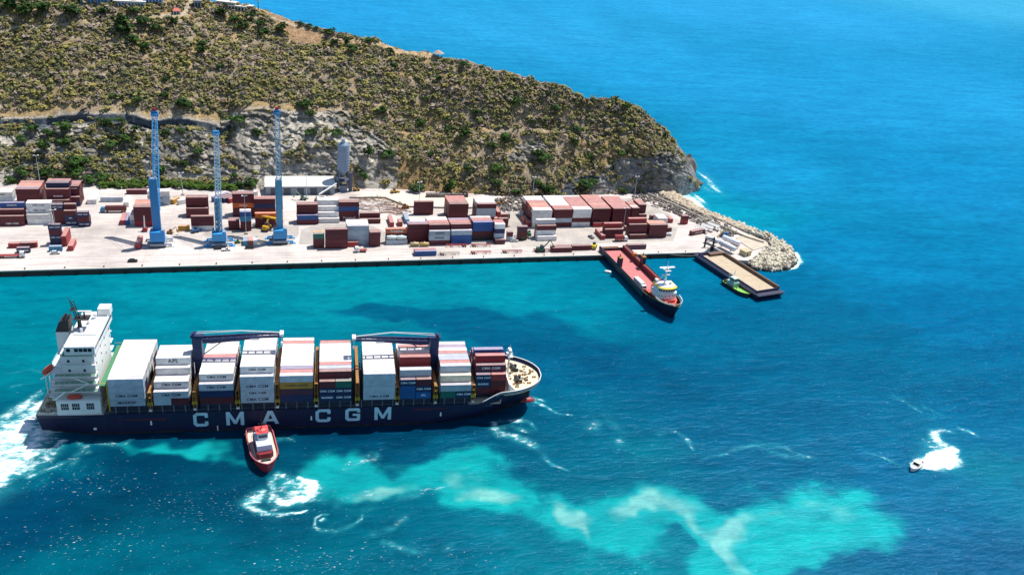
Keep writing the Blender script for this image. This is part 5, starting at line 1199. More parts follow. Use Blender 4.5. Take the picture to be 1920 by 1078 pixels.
# ------------------------------------------------------------------ generic small hull
def hull_obj(parent, L_, B, D, mat, deckmat, bow=.35, sheer=.0, stern=.85, bulw=.6, n_=18, z0=-.8, flare=.75, deckz=None, rim=None):
    """origin at stern centre on the waterline, bow towards +x"""
    def hw(t, k):
        s_ = stern+(1-stern)*min(1, t/.15); 
        if t > 1-bow: u = (t-(1-bow))/bow; s_ = max(0, 1-u**2.1)**.72
        return B/2*s_*(flare+(1-flare)*k) if t < .98 else B/2*s_*k
    def zt(t): return D+sheer*max(0, (t-.45)/.55)**2
    ts = [1-(1-i/(n_-1))**1.5 for i in range(n_)]; V = []; Fq = []
    for k in (0, .35, .7, 1):
        V += [(t*L_*(.955+.045*k), -hw(t, k), z0+(zt(t)+bulw-z0)*k) for t in ts]+[(t*L_*(.955+.045*k), hw(t, k), z0+(zt(t)+bulw-z0)*k) for t in ts[::-1]]
    m_ = 2*n_
    for a_ in range(3):
        for i in range(m_): j = (i+1) % m_; Fq.append((a_*m_+i, a_*m_+j, (a_+1)*m_+j, (a_+1)*m_+i))
    me = bpy.data.meshes.new('hull'); me.from_pydata(V, [], Fq); me.materials.append(mat); me.update(); bm = bmesh.new(); bm.from_mesh(me)
    bmesh.ops.remove_doubles(bm, verts=bm.verts, dist=.01); bmesh.ops.recalc_face_normals(bm, faces=bm.faces); bm.to_mesh(me); bm.free()
    me.polygons.foreach_set('use_smooth', [True]*len(me.polygons)); me.set_sharp_from_angle(angle=R(40)); link('hull', me, parent)
    dz = D if deckz is None else deckz; dk = lambda t: (dz if deckz is not None else zt(t))
    kk_ = lambda t: min(1, max(0, (dk(t)-z0)/(zt(t)+bulw-z0)))
    q = MB(); q.add([(t*L_*(.955+.045*kk_(t))-.12*(t > .5)+.1*(t < .5), -hw(t, kk_(t))*.965, dk(t)) for t in ts]+[(t*L_*(.955+.045*kk_(t))-.12*(t > .5)+.1*(t < .5), hw(t, kk_(t))*.965, dk(t)) for t in ts[::-1]], [(i, i+1, m_-2-i, m_-1-i) for i in range(n_-1)]); q.build('deck', deckmat, parent)
    q = MB(); R_ = [(t*L_, -hw(t, 1), zt(t)+bulw) for t in ts]+[(t*L_, hw(t, 1), zt(t)+bulw) for t in ts[::-1]]; q.path(R_+[R_[0]], .16, 5); q.build('rim', rim or mat, parent)
# ------------------------------------------------------------------ ramp ship
rx, ry = (196.9, 440.0), (200.4, 356.2); rang = math.atan2(ry[1]-rx[1], ry[0]-rx[0]); RL = math.hypot(ry[0]-rx[0], ry[1]-rx[1])
ro = empty('ramp_ship', (*rx, 0), rang, 'dark blue ramp cargo ship with long pink red deck, stern to the quay', 'ship')
m_rdk = paint('deck_pink', 'c4706e', .8, 0, .22, .5, dirtc='6a2c30'); m_nb = paint('ramp_hull_navy', '0c1434', .5, 0, .3, .2)
m_rin = paint('inner_bulwark', '6e3034', .8, 0, .4, .6)
hull_obj(ro, RL, 16.6, 4.2, m_nb, m_rdk, bow=.3, sheer=3.4, stern=.94, bulw=.9, n_=26, deckz=3.4, rim=paint('rim_olive', '8a8038', .6), flare=.7)
q = MB(); q.box(0, 56, 6.2, 8.2, 3.4, 6.6)
for x in np.arange(1, 56, 2.6): q.box(x, x+.35, 5.9, 6.2, 3.4, 6.6)
q.build('starboard_bulwark', m_rin, ro)   # the camera's left/right follow below
q = MB(); q.box(-1.2, 60, -8.3, -7.8, 2.5, 6.2); q.box(0, 56, 8.2, 8.35, 2.5, 6.9); q.build('side_plating', m_nb, ro)
for yv, xv, nm in ((-7.2, 24, 'side_house'), (7.2, 24, 'side_house')):
    q = MB(); q.box(xv, xv+3.4, yv-1, yv+1, 3.4, 10.5); hh = q.build(nm, m_nb, ro); q = MB(); q.box(xv-.1, xv+3.5, yv-1.1, yv+1.1, 10.5, 10.8); q.cyl(xv+1, yv, 10.8, 12.4, .35, 8); q.build('vent_cap', m_gold, hh)
q = MB(); q.box(15, 17, 5.6, 7.6, 6.6, 8.4); q.build('orange_winch', paint('winch_orange', 'd07a20', .6), ro)
q = MB(); q.path([(30, 6.4, 6.6), (54, 6.4, 7.4)], .2); q.path([(46, 5.0, 4), (56, 3, 6.5)], .35); q.path([(50, 6, 5), (58, -2, 6)], .3); q.box(50, 56, 1.5, 6.2, 3.45, 5.2); q.build('ramp_gear', m_red, ro)
q = MB(); q.add([(52, -6.4, 3.5), (60, -6.4, 3.5), (60, 6.4, 3.5), (52, 6.4, 3.5), (60, -6.4, 7.2), (60, 6.4, 7.2)], [(0, 1, 4), (3, 2, 5), (0, 3, 5, 4), (1, 2, 5, 4)]); q.build('raised_foredeck', m_rdk, ro)
q = MB(); q.prism([(60, -7.2), (68, -6.4), (74, -4.6), (78, -1.6), (78, 1.6), (74, 4.6), (68, 6.4), (60, 7.2)], 6.85, 7.1); q.build('forecastle', paint('forecastle_red', 'c0503c', .8, 0, .3, .6), ro)
def arc(cx, r, wy, n_=9): return [(cx+r*math.cos(-math.pi/2+math.pi*i/(n_-1)), wy*math.sin(-math.pi/2+math.pi*i/(n_-1))) for i in range(n_)]
q = MB(); q.prism([(63, -5.6)]+arc(70, 3.0, 5.6)+[(63, 5.6)], 7.1, 10.2); q.prism([(63.6, -4.9)]+arc(69.5, 2.8, 4.9)+[(63.6, 4.9)], 10.2, 12.7); wh_ = q.build('wheelhouse', m_wh, ro)
q = MB()
for i in range(9):
    a_ = -1.25+2.5*i/8; x = 69.5+2.84*math.cos(a_); y = 4.96*math.sin(a_); q.obox((x, y, 11.7), (-math.sin(a_)*.32, math.cos(a_)*.5, 0), (math.cos(a_)*.05, math.sin(a_)*.05, 0), (0, 0, .5))
for i in range(7):
    a_ = -1.1+2.2*i/6; x = 70+3.04*math.cos(a_); y = 5.66*math.sin(a_); q.obox((x, y, 9.2), (-math.sin(a_)*.2, math.cos(a_)*.3, 0), (math.cos(a_)*.05, math.sin(a_)*.05, 0), (0, 0, .3))
q.build('wheelhouse_windows', m_glass, wh_)
q = MB(); q.prism([(63, -5.3)]+arc(69.8, 3.2, 5.3)+[(63, 5.3)], 12.7, 13.2); q.build('yellow_roof_band', m_yel, wh_)
q = MB(); q.prism([(63.6, -4.6)]+arc(69, 2.6, 4.6)+[(63.6, 4.6)], 13.2, 13.5); q.cyl(66, 0, 13.9, 23, .5, 8, .3); q.box(65.2, 66.8, -4.2, 4.2, 22.2, 22.6); q.box(64.5, 68, -1.6, 1.6, 21.0, 21.2); q.box(65.5, 66.5, -2.4, 2.4, 18, 18.2); q.bar((66, 0, 23), (66, 0, 26), .12)
q.bar((63, -2.5, 13.9), (66, 0, 19), .18); q.bar((63, 2.5, 13.9), (66, 0, 19), .18); q.box(62.8, 65, -4.4, -3, 13.9, 15); q.box(67, 68.4, 2, 3.2, 13.9, 14.8); q.build('mast', m_wh, wh_)
q = MB(); q.bar((76, -2, 7.9), (76, 2, 7.9), .5, 8); q.cyl(79, -1.5, 7.3, 8, .25, 6); q.cyl(79, 1.5, 7.3, 8, .25, 6); q.box(73.5, 74.6, -3.5, -2.4, 7.3, 8.1); q.build('anchor_windlass', m_red, ro)
q = MB()
for t0, t1 in zip(arc(71, 10.6, 7.0, 12), arc(71, 10.6, 7.0, 12)[1:]): q.bar((*t0, 8.6), (*t1, 8.6), .12); q.bar((*t0, 8.1), (*t1, 8.1), .1)
q.build('bow_rail', m_wh, ro)
q = MB(); q.box(-6, 0.2, -6.4, 6.0, 2.9, 3.35); q.build('stern_ramp', m_rin, ro)
# lorry parked on the ramp ship
def lorry(c, rz, lb, cabc='dfe2e4', boxc='dfe0dc', L_=11, cont=None, cat='lorry', group=None):
    e = empty('lorry', c, rz, lb, cat, group)
    q = MB(); q.box(0, L_-2.8, -1.25, 1.25, 1.15, 3.8 if boxc else 1.35); q.build('trailer', paint('lorry_box_'+(boxc or 'none'), boxc or '8a3030', .5, 0, .15), e)
    q = MB(); q.slab_y([(L_-2.4, .6), (L_, .6), (L_, 1.9), (L_-.5, 3.1), (L_-2.4, 3.1)], -1.2, 1.2); q.build('cab', paint('cab_'+cabc, cabc, .4, 0, .1), e)
    q = MB(); q.slab_y([(L_-.02, 1.95), (L_+.03, 1.95), (L_-.42, 3.0), (L_-.5, 3.0)], -1.05, 1.05); q.build('windscreen', m_glass, e)
    for x in (1.2, 2.5, L_-3.6, L_-1.1):
        for y in (-1.1, 1.1): q = MB(); q.bar((x, y-.15, .5), (x, y+.15, .5), .5, 10); q.build('wheel', m_steel, e)
    return e
RM = Matrix.Rotation(rang, 3, 'Z')
def RO(x, y, z): return Vector((*rx, 0))+RM @ Vector((x, y, z))
lorry(RO(44, -5.4, 3.45), rang+.04, 'white lorry parked on the pink deck of the ramp ship')
c_ = at(1140, 511, 0); boat('small_launch', (c_.x, c_.y, -.2), -.5, 4.5, 2.0, 1.5, m_wh, 'tiny white launch floating beside the ramp ship hull', 'boat')

# ------------------------------------------------------------------ barge
A0, B0 = Vector((256.2, 431.2, 0)), Vector((266.3, 378.6, 0)); bang = math.atan2(B0.y-A0.y, B0.x-A0.x); BL = (B0-A0).length
ba = empty('barge', A0, bang, 'long flat navy barge with a sand coloured deck moored at the breakwater', 'barge')
m_sand = paint('barge_deck_sand', 'b8a68c', .9, 0, .3, .35); m_brn = paint('barge_wall_brown', '6a5242', .85, 0, .4, .6)
q = MB(); W2 = 9.2; q.prism([(0, -W2), (BL, -W2), (BL, W2), (0, W2)], -1.2, 3.2)
q.add([(0, -W2, 3.2), (0, W2, 3.2), (0, W2, -1), (0, -W2, -1), (-3, -W2, 3.2), (-3, W2, 3.2)], [(0, 1, 5, 4), (4, 5, 2, 3), (0, 4, 3), (1, 5, 2)])
q.add([(BL, -W2, 3.2), (BL, W2, 3.2), (BL, W2, -1), (BL, -W2, -1), (BL+3.4, -W2, 3.2), (BL+3.4, W2, 3.2)], [(0, 1, 5, 4), (4, 5, 2, 3), (0, 4, 3), (1, 5, 2)]); q.build('hull', m_nb, ba)
q = MB(); q.box(1.5, BL-1.2, -W2+2.0, W2-1.6, 3.2, 3.5); q.build('deck', m_sand, ba)
q = MB(); q.box(4, BL-.8, W2-1.5, W2-.5, 3.2, 5.4); q.box(1, 4, -2, W2-1, 3.2, 5.0); q.build('cargo_wall', m_brn, ba)
q = MB(); q.box(0, BL-.6, -W2+1.5, -W2+1.9, 3.2, 4.6); q.box(BL-1.2, BL-.8, -W2+1.5, W2-1.5, 3.2, 4.5); q.box(0, 1, -W2+1, -2, 3.2, 5.2); q.build('coaming', paint('coaming_navy', '1c2b55', .6, 0, .3), ba)
q = MB(); q.box(0, BL, -W2-.12, -W2+.05, 2.7, 2.95); q.path([(0, -W2+.1, 4.2), (BL, -W2+.1, 4.2)], .06)
for x in np.arange(0, BL+.1, 2.6): q.bar((x, -W2+.1, 3.2), (x, -W2+.1, 4.25), .06)
q.path([(BL+3.2, -W2, 4.3), (BL+3.2, W2, 4.3)], .08)
for y in np.arange(-W2, W2+.1, 1.9): q.bar((BL+3.2, y, 3.2), (BL+3.2, y, 4.3), .08)
q.build('handrail', paint('rail_violet', '8a90b4', .6), ba)

# ------------------------------------------------------------------ tugs and speed boat
g0 = at(1358, 530, 0); g1 = at(1403, 558, 0); gang = math.atan2(g1.y-g0.y, g1.x-g0.x); GL = (g1-g0).length+.5
gt = empty('green_tug', g0, gang, 'small green decked workboat moored against the side of the barge', 'tug')
m_gdk = paint('deck_lime', '7dbb4a', .7, 0, .3, .8); m_gh = paint('green_hull', '1f3b3e', .6, 0, .3)
hull_obj(gt, GL, 6.8, 1.5, m_gh, m_gdk, bow=.35, sheer=.5, stern=.8, bulw=.5, rim=paint('tyre_black', '1a1a1c', .9))
q = MB(); q.box(3.5, 9.5, -2.1, 2.1, 1.4, 4.0); q.box(5, 8.8, -1.6, 1.6, 4.0, 6.4); w_ = q.build('wheelhouse', paint('tug_mint', '9fc4b4', .6, 0, .3, 1.2), gt)
q = MB(); 
for y in (-1.2, -.2, .7): q.box(8.8, 8.85, y, y+.7, 4.9, 5.9)
for x in (5.3, 6.5, 7.7): q.box(x, x+.8, -1.66, -1.6, 4.9, 5.9); q.box(x, x+.8, 1.6, 1.66, 4.9, 5.9)
q.build('windows', m_glass, w_)
q = MB(); q.cyl(6.5, 0, 6.4, 10.5, .16, 6); q.bar((6.5, -1.2, 8.6), (6.5, 1.2, 8.6), .08); q.box(5.2, 8.6, -1.5, 1.5, 6.4, 6.5); q.bar((3, 0, 1.5), (3, 0, 7.5), .14); q.bar((3, 0, 7.2), (.5, 1, 5), .1); q.build('mast', m_wh, gt)
q = MB(); q.box(1, 2.4, -1.5, 1.5, 1.4, 2.6); q.cyl(2, 1.2, 1.4, 3.6, .5, 8); q.cyl(11, -1, 1.4, 2.2, .25, 6); q.cyl(11, 1, 1.4, 2.2, .25, 6); q.build('deck_winch', m_steel, gt)
t0 = Vector((-6.5, 285.6, 0)); t1 = Vector((-3.2, 259.9, 0)); tang = math.atan2(t1.y-t0.y, t1.x-t0.x); TLn = (t1-t0).length
tg = empty('red_tug', t0, tang, 'red and white tugboat pushing at the side of the big cargo ship', 'tug')
m_tr = paint('tug_red', 'a02c38', .5, 0, .2, .7); m_trd = paint('tug_dark_red', '7a1a28', .5, 0, .2); m_tdk = paint('tug_deck_pale', 'c9bdb0', .8, 0, .3, .8)
hull_obj(tg, TLn, 9.8, 2.2, m_tr, m_tdk, bow=.42, sheer=1.6, stern=.86, bulw=.9, rim=paint('tug_rim', 'd86a70', .5))
q = MB(); q.box(7.5, 19.3, -2.9, 2.9, 2.2, 4.9); q.box(19.3, 20.1, -2.3, 2.3, 2.2, 4.9); sup = q.build('deckhouse', m_trd, tg)
q = MB(); q.box(8.2, 18.2, -2.6, 2.6, 4.9, 5.0+2.2); up_ = q.build('upper_house', paint('tug_lilac', 'c2c8dc', .5, 0, .1), tg)
q = MB(); q.box(9.5, 13.8, -2.0, 2.0, 7.2, 9.6); q.slab_y([(13.8, 7.2), (14.6, 7.2), (14.2, 9.6), (13.8, 9.6)], -1.7, 1.7); wh2 = q.build('wheelhouse', m_wh, tg)
q = MB(); q.box(14.25, 14.6, -1.5, 1.5, 8.0, 9.1)
for x in (9.8, 11.1, 12.4): q.box(x, x+1.0, -2.06, -2.0, 8.1, 9.2); q.box(x, x+1.0, 2.0, 2.06, 8.1, 9.2)
q.build('windows', m_glass, wh2)
q = MB(); q.box(9.3, 14.2, -2.2, 2.2, 9.6, 9.8); q.lathe([(1.7, 9.8), (1.8, 10.1), (.6, 10.5)], 12, (11.6, 0, 0)); q.build('red_roof', paint('roof_red', 'd84a4a', .5), tg)
q = MB(); q.cyl(11.6, 0, 10.2, 14, .14, 6); q.bar((11.6, -1.3, 12.4), (11.6, 1.3, 12.4), .09); q.bar((10.6, 0, 11.5), (12.6, 0, 11.5), .09); q.build('mast', m_steel, tg)
for y in (-2.1, 2.1): q = MB(); q.box(7.4, 9.0, y-.6, y+.6, 5, 8.2); q.cyl(8.2, y, 8.2, 9.0, .3, 8); q.build('exhaust_funnel', m_tr, tg)
q = MB(); q.bar((21.5, -1.6, 3.2), (21.5, 1.6, 3.2), .7, 8); q.build('bow_winch', m_steel, tg)
q = MB(); q.box(4, 5.6, -1.6, 1.6, 2.2, 3.6); q.cyl(3, 0, 2.2, 4.0, .2, 6); q.cyl(6, -1.8, 2.2, 3.4, .3, 6); q.build('towing_winch', m_steel, tg)
q = MB(); q.lathe([(.25, -.18), (.6, -.18), (.6, .18), (.25, .18)], 8); tym = q.mesh('tyre_fender', m_steel)
for i in range(9):
    for y in (-5.1, 5.1): link('tyre_fender', tym, tg, (2+i*1.9, y, 1.6)).rotation_euler = (R(90), 0, 0)
for y in np.linspace(-4.0, 4.0, 5): link('tyre_fender', tym, tg, (-.2, y, 1.6)).rotation_euler = (0, R(90), 0)
q = MB(); q.path([(8, -3.0, 6), (8, -3.6, 3.2), (18, -3.4, 3.4)], .07); q.path([(8, 3.4, 3.2), (18, 3.4, 3.4)], .07); q.path([(18.3, -2.6, 8.2), (18.3, 2.6, 8.2)], .06); q.build('handrail', m_wh, tg)
s0 = Vector((250.9, 229.6, 0)); s1 = Vector((243.0, 225.3, 0)); sang = math.atan2(s1.y-s0.y, s1.x-s0.x); SL = (s1-s0).length
sb = empty('speed_boat', s0, sang, 'small white motor boat turning with a bright foaming wake', 'motor boat')
hull_obj(sb, SL, 3.3, .9, m_wh, paint('boat_deck', 'cdbfb2', .7, 0, .2), bow=.5, sheer=.5, stern=.9, bulw=.35)
q = MB(); q.slab_y([(3.2, .9), (6.6, .9), (5.6, 1.7), (4.6, 1.9), (3.2, 1.9)], -1.1, 1.1); q.box(2.4, 5.2, -1.2, 1.2, 2.6, 2.72); q.build('cabin', m_wh, sb)
q = MB(); q.slab_y([(5.2, 1.75), (5.7, 1.7), (5.1, 2.6), (4.9, 2.6)], -1.0, 1.0); q.box(3.3, 5.0, -1.15, -1.1, 1.95, 2.5); q.box(3.3, 5.0, 1.1, 1.15, 1.95, 2.5); q.build('windscreen', m_glass, sb)
q = MB(); q.box(-.5, .2, -.8, -.3, .2, 1.4); q.box(-.5, .2, .3, .8, .2, 1.4); q.build('outboard_engines', m_steel, sb)

# ------------------------------------------------------------------ mobile harbour cranes
def truss(q, a, b, w0, w1, n_, r):
    a, b = Vector(a), Vector(b); d = (b-a).normalized(); sx_ = Vector((1, 0, 0)); sy_ = d.cross(sx_).normalized()
    def pt(t, i): w_ = (w0*(1-t)+w1*t)/2; return a.lerp(b, t)+sx_*w_*(-1 if i in (0, 3) else 1)+sy_*w_*(-1 if i < 2 else 1)
    for i in range(4): q.bar(pt(0, i), pt(1, i), r, 4)
    for k in range(n_):
        t, t2 = k/n_, (k+1)/n_
        for i in range(4):
            j = (i+1) % 4; q.bar(pt(t, i), pt(t2, j) if k % 2 else pt(t2, j), r*.6, 3); q.bar(pt(t2, i), pt(t2, j), r*.5, 3)
def harbour_crane(px, py, tip, tipY, towtop, lb, colr, tw=3.6, solid=True, tcol=None, bcol=None, head=True, scale=1.0, twk=1.0, pads='d'):
    base = at(px, py, 3); e = empty('harbour_crane', base, .02, lb, 'harbour crane', 'blue mobile harbour cranes')
    mB = paint('crane_bright_'+colr, colr, .45, 0, .15, .5); mT = paint('crane_tower_'+(tcol or colr), tcol or colr, .5, 0, .2, .4); mL = paint('crane_lattice_'+(bcol or colr), bcol or colr, .5)
    mG = paint('crane_grey', '8e98a8', .6, 0, .3, .6)
    q = MB(); q.box(-4, 4, -1.8, 9, 1.0, 2.4); q.box(-3.6, 3.6, -1.9, -1.8, 1.1, 2.2); ch = q.build('chassis', mG, e)
    for y in np.arange(-.8, 9, 1.9):
        for x in (-3.4, 3.4): q = MB(); q.bar((x-.5, y, .65), (x+.5, y, .65), .65, 10); q.build('wheel', m_steel, ch)
    for x in (-6.6, 6.6):
        for y in (0, 7.5):
            q = MB(); q.box(min(x, x*.5), max(x, x*.5), y-.5, y+.5, 1.0, 1.7); q.cyl(x, y, .3, 1.4, .35, 8); og = q.build('outrigger', mB if pads == 'b' else mG, e)
            q = MB(); q.box(x-1.6, x+1.6, y-.9, y+.9, .02, .32); q.build('outrigger_pad', mB if pads == 'b' else paint('pad_pale', 'c8ccd0', .8), og)
    q = MB(); q.cyl(0, 3.5, 2.4, 3.4, 2.6, 16); q.build('slew_ring', m_steel, e)
    hh = 8.6*scale; q = MB(); q.box(-3.7, 3.7, -1.4, 3.4, 3.4, 3.4+hh*.62); q.box(-3.2, 3.2, 3.4, 8, 3.4, 6.5); q.box(-3.71, 3.71, -1.41, 0, 3.4+hh*.62, 3.5+hh*.62); q.build('machinery_house', mB, e)
    q = MB(); q.box(-3.4, -2.4, 2, 5, 6.5, 9); q.box(2.2, 3.6, -1.0, 1.6, 3.4+hh*.62+.1, 3.4+hh*.62+1.1); q.build('roof_gear', mG, e)
    tz = towtop; w_ = tw; q = MB()
    if solid:
        q.obox((0, 3.6, (tz+6)/2), (w_/2, 0, 0), (0, w_*.42, 0), (0, 0, (tz-6)/2)); q.box(-w_/2-.25, w_/2+.25, 3.6-w_*.42-.05, 3.6-w_*.42+.3, 12, 12.4)
    else:
        truss(q, (0, 3.6, 6), (0, 3.6, tz), w_*1.15, w_*.9, 7, .3)
        for k in range(6): z_ = 8+k*(tz-9)/6; q.box(-w_/2, w_/2, 2.2, 5, z_, z_+.25)
        q.box(-w_*.3, w_*.3, 3.2, 4.2, 6, tz)
    tow = q.build('tower', mT, e)
    q = MB()
    for x in (-w_*.36, w_*.36): q.bar((x-.22, 3.6, tz+.5), (x+.22, 3.6, tz+.5), .75, 12)
    q.box(-w_/2, w_/2, 2.6, 4.6, tz-.4, tz+.1); q.build('sheaves', mG, tow)
    q = MB(); q.box(-1.0, 1.0, 5.2, 7.2, tz*.45, tz*.45+2.6); q.build('operator_cabin', m_wh, tow)
    q = MB(); q.path([(-w_/2-.1, 1.9, 8), (-w_/2-.1, 1.9, tz-1)], .12); q.build('ladder', mG, tow)
    T = atY(*tip, tipY)-base; q = MB(); foot = Vector((.4, 5.6, tz*.5)); truss(q, foot, T, 2.9, 2.3, 24, .26); boom = q.build('lattice_boom', mL, e)
    q = MB(); q.obox(T, (1.9, 0, 0), (0, 1.0, 0), (0, 0, .8)); q.bar(T+Vector((-1.6, 0, 1.4)), T+Vector((1.6, 0, 1.4)), .7, 10); q.build('boom_head', mB, boom)
    if head: q = MB(); q.obox(T+Vector((0, 0, 2.6)), (.9, 0, 0), (0, .5, 0), (0, 0, .8)); q.build('red_beacon', m_red, boom)
    q = MB(); q.bar((-.9, 3.4, tz+1), T+Vector((-.9, 0, 1)), .08); q.bar((.9, 3.4, tz+1), T+Vector((.9, 0, 1)), .08); q.build('hoist_ropes', mG, e)
    return e
harbour_crane(297, 463, (292, 215), 489, 37.5, 'tallest bright blue harbour crane with solid tower, at the left', '1d86c8', 3.9, True, '3a80b8', '2f9ad6', pads='d')
harbour_crane(412, 462, (407, 252), 486, 27, 'thin pale blue harbour crane with open ladder tower, in the middle', '2e92cc', 2.8, False, '7aa4c0', '86b0cc', False, .8, pads='b')
harbour_crane(526, 457, (521, 213), 488, 36.5, 'right hand blue harbour crane in front of the white warehouse', '2e8cc4', 3.5, True, '5f96b4', '5a90b0', True, .9, pads='b')

# ------------------------------------------------------------------ warehouse, silo, buildings
wa = empty('warehouse', (-1, 540.5, 3), 0, 'long white roofed warehouse with grey walls at the foot of the rock face', 'warehouse')
m_wall = paint('sheet_wall', '8e9ba6', .7, 0, .25, .4); m_roofw = paint('roof_white', 'dcdad4', .6, 0, .15, .2)
q = MB(); q.box(0, 43, 0, 11.5, 0, 5.6); q.build('walls', m_wall, wa)
q = MB(); q.add([(-.6, -.8, 5.5), (44, -.8, 5.5), (43.2, 12.3, 8.0), (-.2, 12.3, 8.0), (-.6, -.8, 5.75), (44, -.8, 5.75), (43.2, 12.3, 8.25), (-.2, 12.3, 8.25)], [(0, 1, 2, 3), (4, 5, 6, 7), (0, 1, 5, 4), (1, 2, 6, 5), (2, 3, 7, 6), (3, 0, 4, 7)])
for k in range(22): x = -.4+k*2.05; q.obox((x, 5.75, 7.05), (.05, 0, 0), (0, 6.5, 1.25), (0, 0, .05))
q.build('roof', m_roofw, wa)
for k in range(5): q = MB(); q.box(3+k*8.2, 7.2+k*8.2, -.08, 0, 0, 4.3); q.build('door', paint('door_dark', '4e5a64', .7), wa)
si = empty('silo', (48.2, 549.5, 3), 0, 'tall blue grey cement silo on steel legs beside the warehouse', 'silo')
m_silo = paint('silo_blue', '7d93ac', .55, 0, .25, .5)
q = MB()
prof = [(1.2, 10.5), (3.9, 13.5)]+[v for k in range(9) for v in ((3.9, 13.5+k*1.85+.1), (4.02, 13.5+k*1.85+.3), (3.9, 13.5+k*1.85+.5))]+[(3.9, 30.6), (3.2, 31.6), (1.2, 32.3)]
q.lathe(prof, 24); q.build('drum', m_silo, si)
q = MB(); q.box(-1.2, .8, -2.2, .4, 31.8, 34.6); q.path([(-3.6, -1.4, 30.8), (-3.2, -1.4, 32.6), (0, -1.4, 35.4), (2.6, -1.4, 34.4), (3.6, -1.4, 32.4), (3.7, -1.4, 30.8)], .12); q.path([(-3.4, -1.4, 32.2), (3.5, -1.4, 32.2)], .1); q.build('top_platform', paint('silo_top', '9aa6b4', .6), si)
q = MB()
for x in (-3.4, 3.4):
    for y in (-3.2, 3.2): q.box(x-.3, x+.3, y-.3, y+.3, 0, 14)
for x in (-3.4, 3.4): q.bar((x, -3.2, .5), (x, 3.2, 7), .14); q.bar((x, -3.2, 7), (x, 3.2, 13), .14)
q.bar((-3.4, -3.2, .5), (3.4, -3.2, 7), .14); q.bar((3.4, -3.2, 7), (-3.4, -3.2, 13), .14); q.box(-4.4, 4.4, -4, 4, 6.8, 7.0); q.box(3.6, 5.6, -4.2, -2, 0, 12.8); q.build('legs', paint('silo_steel', '4e5c70', .6), si)
q = MB(); q.box(-2.6, 2.2, -4.6, -1.5, 0, 4.2); q.build('control_cabin', paint('cabin_bluegrey', '6b7f96', .6), si); q = MB(); q.box(-4.6, -2.8, -3.4, 0, 7, 10); q.build('hopper', paint('cabin_bluegrey', '6b7f96', .6), si)
q = MB(); A_, B_ = at(590, 371, 3)-Vector((48.2, 549.5, 0)), at(628, 352, 9)-Vector((48.2, 549.5, 0)); B_ = Vector((-5, -8, 7)); A_ = Vector((-16.5, -14.5, 2)); q.obox((A_+B_)/2, (B_-A_)/2, Vector((.3, -.5, 0)).normalized()*.5, (0, 0, .35)); q.bar(A_-Vector((0, 0, 2)), A_, .2); q.build('conveyor', m_wh, si)
m_pole0 = paint('boom_grey', 'b4b0ae', .5)
# machines about the silo
def machine(name, c, rz, lb, cat, col, kind='loader', group=None):
    e = empty(name, c, rz, lb, cat, group); mm = paint('machine_'+col, col, .5, 0, .25, .8)
    q = MB(); q.box(-1.9, 1.9, -1.0, 1.0, .7, 1.7); q.box(-1.8, -.3, -.9, .9, 1.7, 2.2); q.build('body', mm, e)
    q = MB(); q.box(-.2, 1.1, -.75, .75, 1.7, 3.1); q.build('cab', paint('cab_glass', '2b3a48', .3), e)
    for x in (-1.3, 1.3):
        for y in (-1.1, 1.1): q = MB(); q.bar((x, y-.2, .7), (x, y+.2, .7), .7, 10); q.build('wheel', m_steel, e)
    q = MB()
    if kind == 'loader': q.bar((1.2, -.6, 1.4), (3.2, -.6, .9), .14); q.bar((1.2, .6, 1.4), (3.2, .6, .9), .14); q.box(3.1, 4.1, -1.2, 1.2, .2, 1.2)
    elif kind == 'excavator': q.bar((1.0, 0, 1.8), (4.2, 0, 5.6), .28); q.bar((4.2, 0, 5.6), (6.0, 0, 2.6), .22); q.box(5.5, 6.5, -.5, .5, 1.7, 2.7)
    elif kind == 'telescopic': q.bar((-1.6, 0, 2.2), (-4.5, 0, 19), .4, 6, .25); q.bar((-4.5, 0, 19), (-4.5, 0, 14), .06)
    elif kind == 'reach': q.cur = 1; q.bar((-1.5, 0, 2.4), (1.2, 0, 8.6), .5, 6, .38); q.cur = 0; q.bar((.6, 0, 2), (.9, 0, 5.5), .25)
    elif kind == 'spreader': q.bar((0, 0, 2.4), (2.2, 0, 5.0), .35); q.box(1.5, 2.6, -3.2, 3.2, 4.4, 4.9); q.box(1.6, 2.5, -3.2, -2.9, 3.4, 4.4); q.box(1.6, 2.5, 2.9, 3.2, 3.4, 4.4)
    elif kind == 'drum': q.lathe([(.4, -1.7), (1.2, -.6), (1.2, .5), (.5, 1.5)], 12, (-.6, 0, 2.4), 'X')
    q.build('arm', [mm, m_pole0] if kind == 'reach' else mm, e); return e
machine('mobile_crane', at(668, 358, 3), .4, 'yellow telescopic crane raised just right of the silo', 'mobile crane', 'c8942c', 'telescopic')
machine('wheel_loader', at(738, 362, 3), .3, 'yellow wheel loader on the track right of the silo', 'loader', 'c8a040')
machine('reach_stacker', at(272, 433, 3), R(92), 'red reach stacker with a raised grey boom beside the tallest crane', 'reach stacker', 'b01c34', 'reach')
machine('reach_stacker', at(500, 432, 3), R(60), 'yellow reach stacker between the middle and right hand cranes', 'reach stacker', 'c89a1c', 'spreader').scale = (1.5,)*3
machine('excavator', at(319, 438, 3), R(-20), 'small orange digger right of the tallest crane base', 'excavator', 'c88a3c', 'excavator').scale = (.8,)*3
machine('forklift', at(1113, 466, 3), R(60), 'bright yellow forklift on the quay edge beside the ramp ship', 'forklift', 'd8c41c', 'loader').scale = (1.2,)*3
machine('forklift', at(1013, 472, 3), 0, 'low dark green machine on the quay edge before the striped stack', 'forklift', '2a5a44', 'excavator').scale = (1.3,)*3
machine('forklift', at(981, 449, 3), R(40), 'green machine beside the short maroon stack', 'forklift', '2a7a50', 'loader')
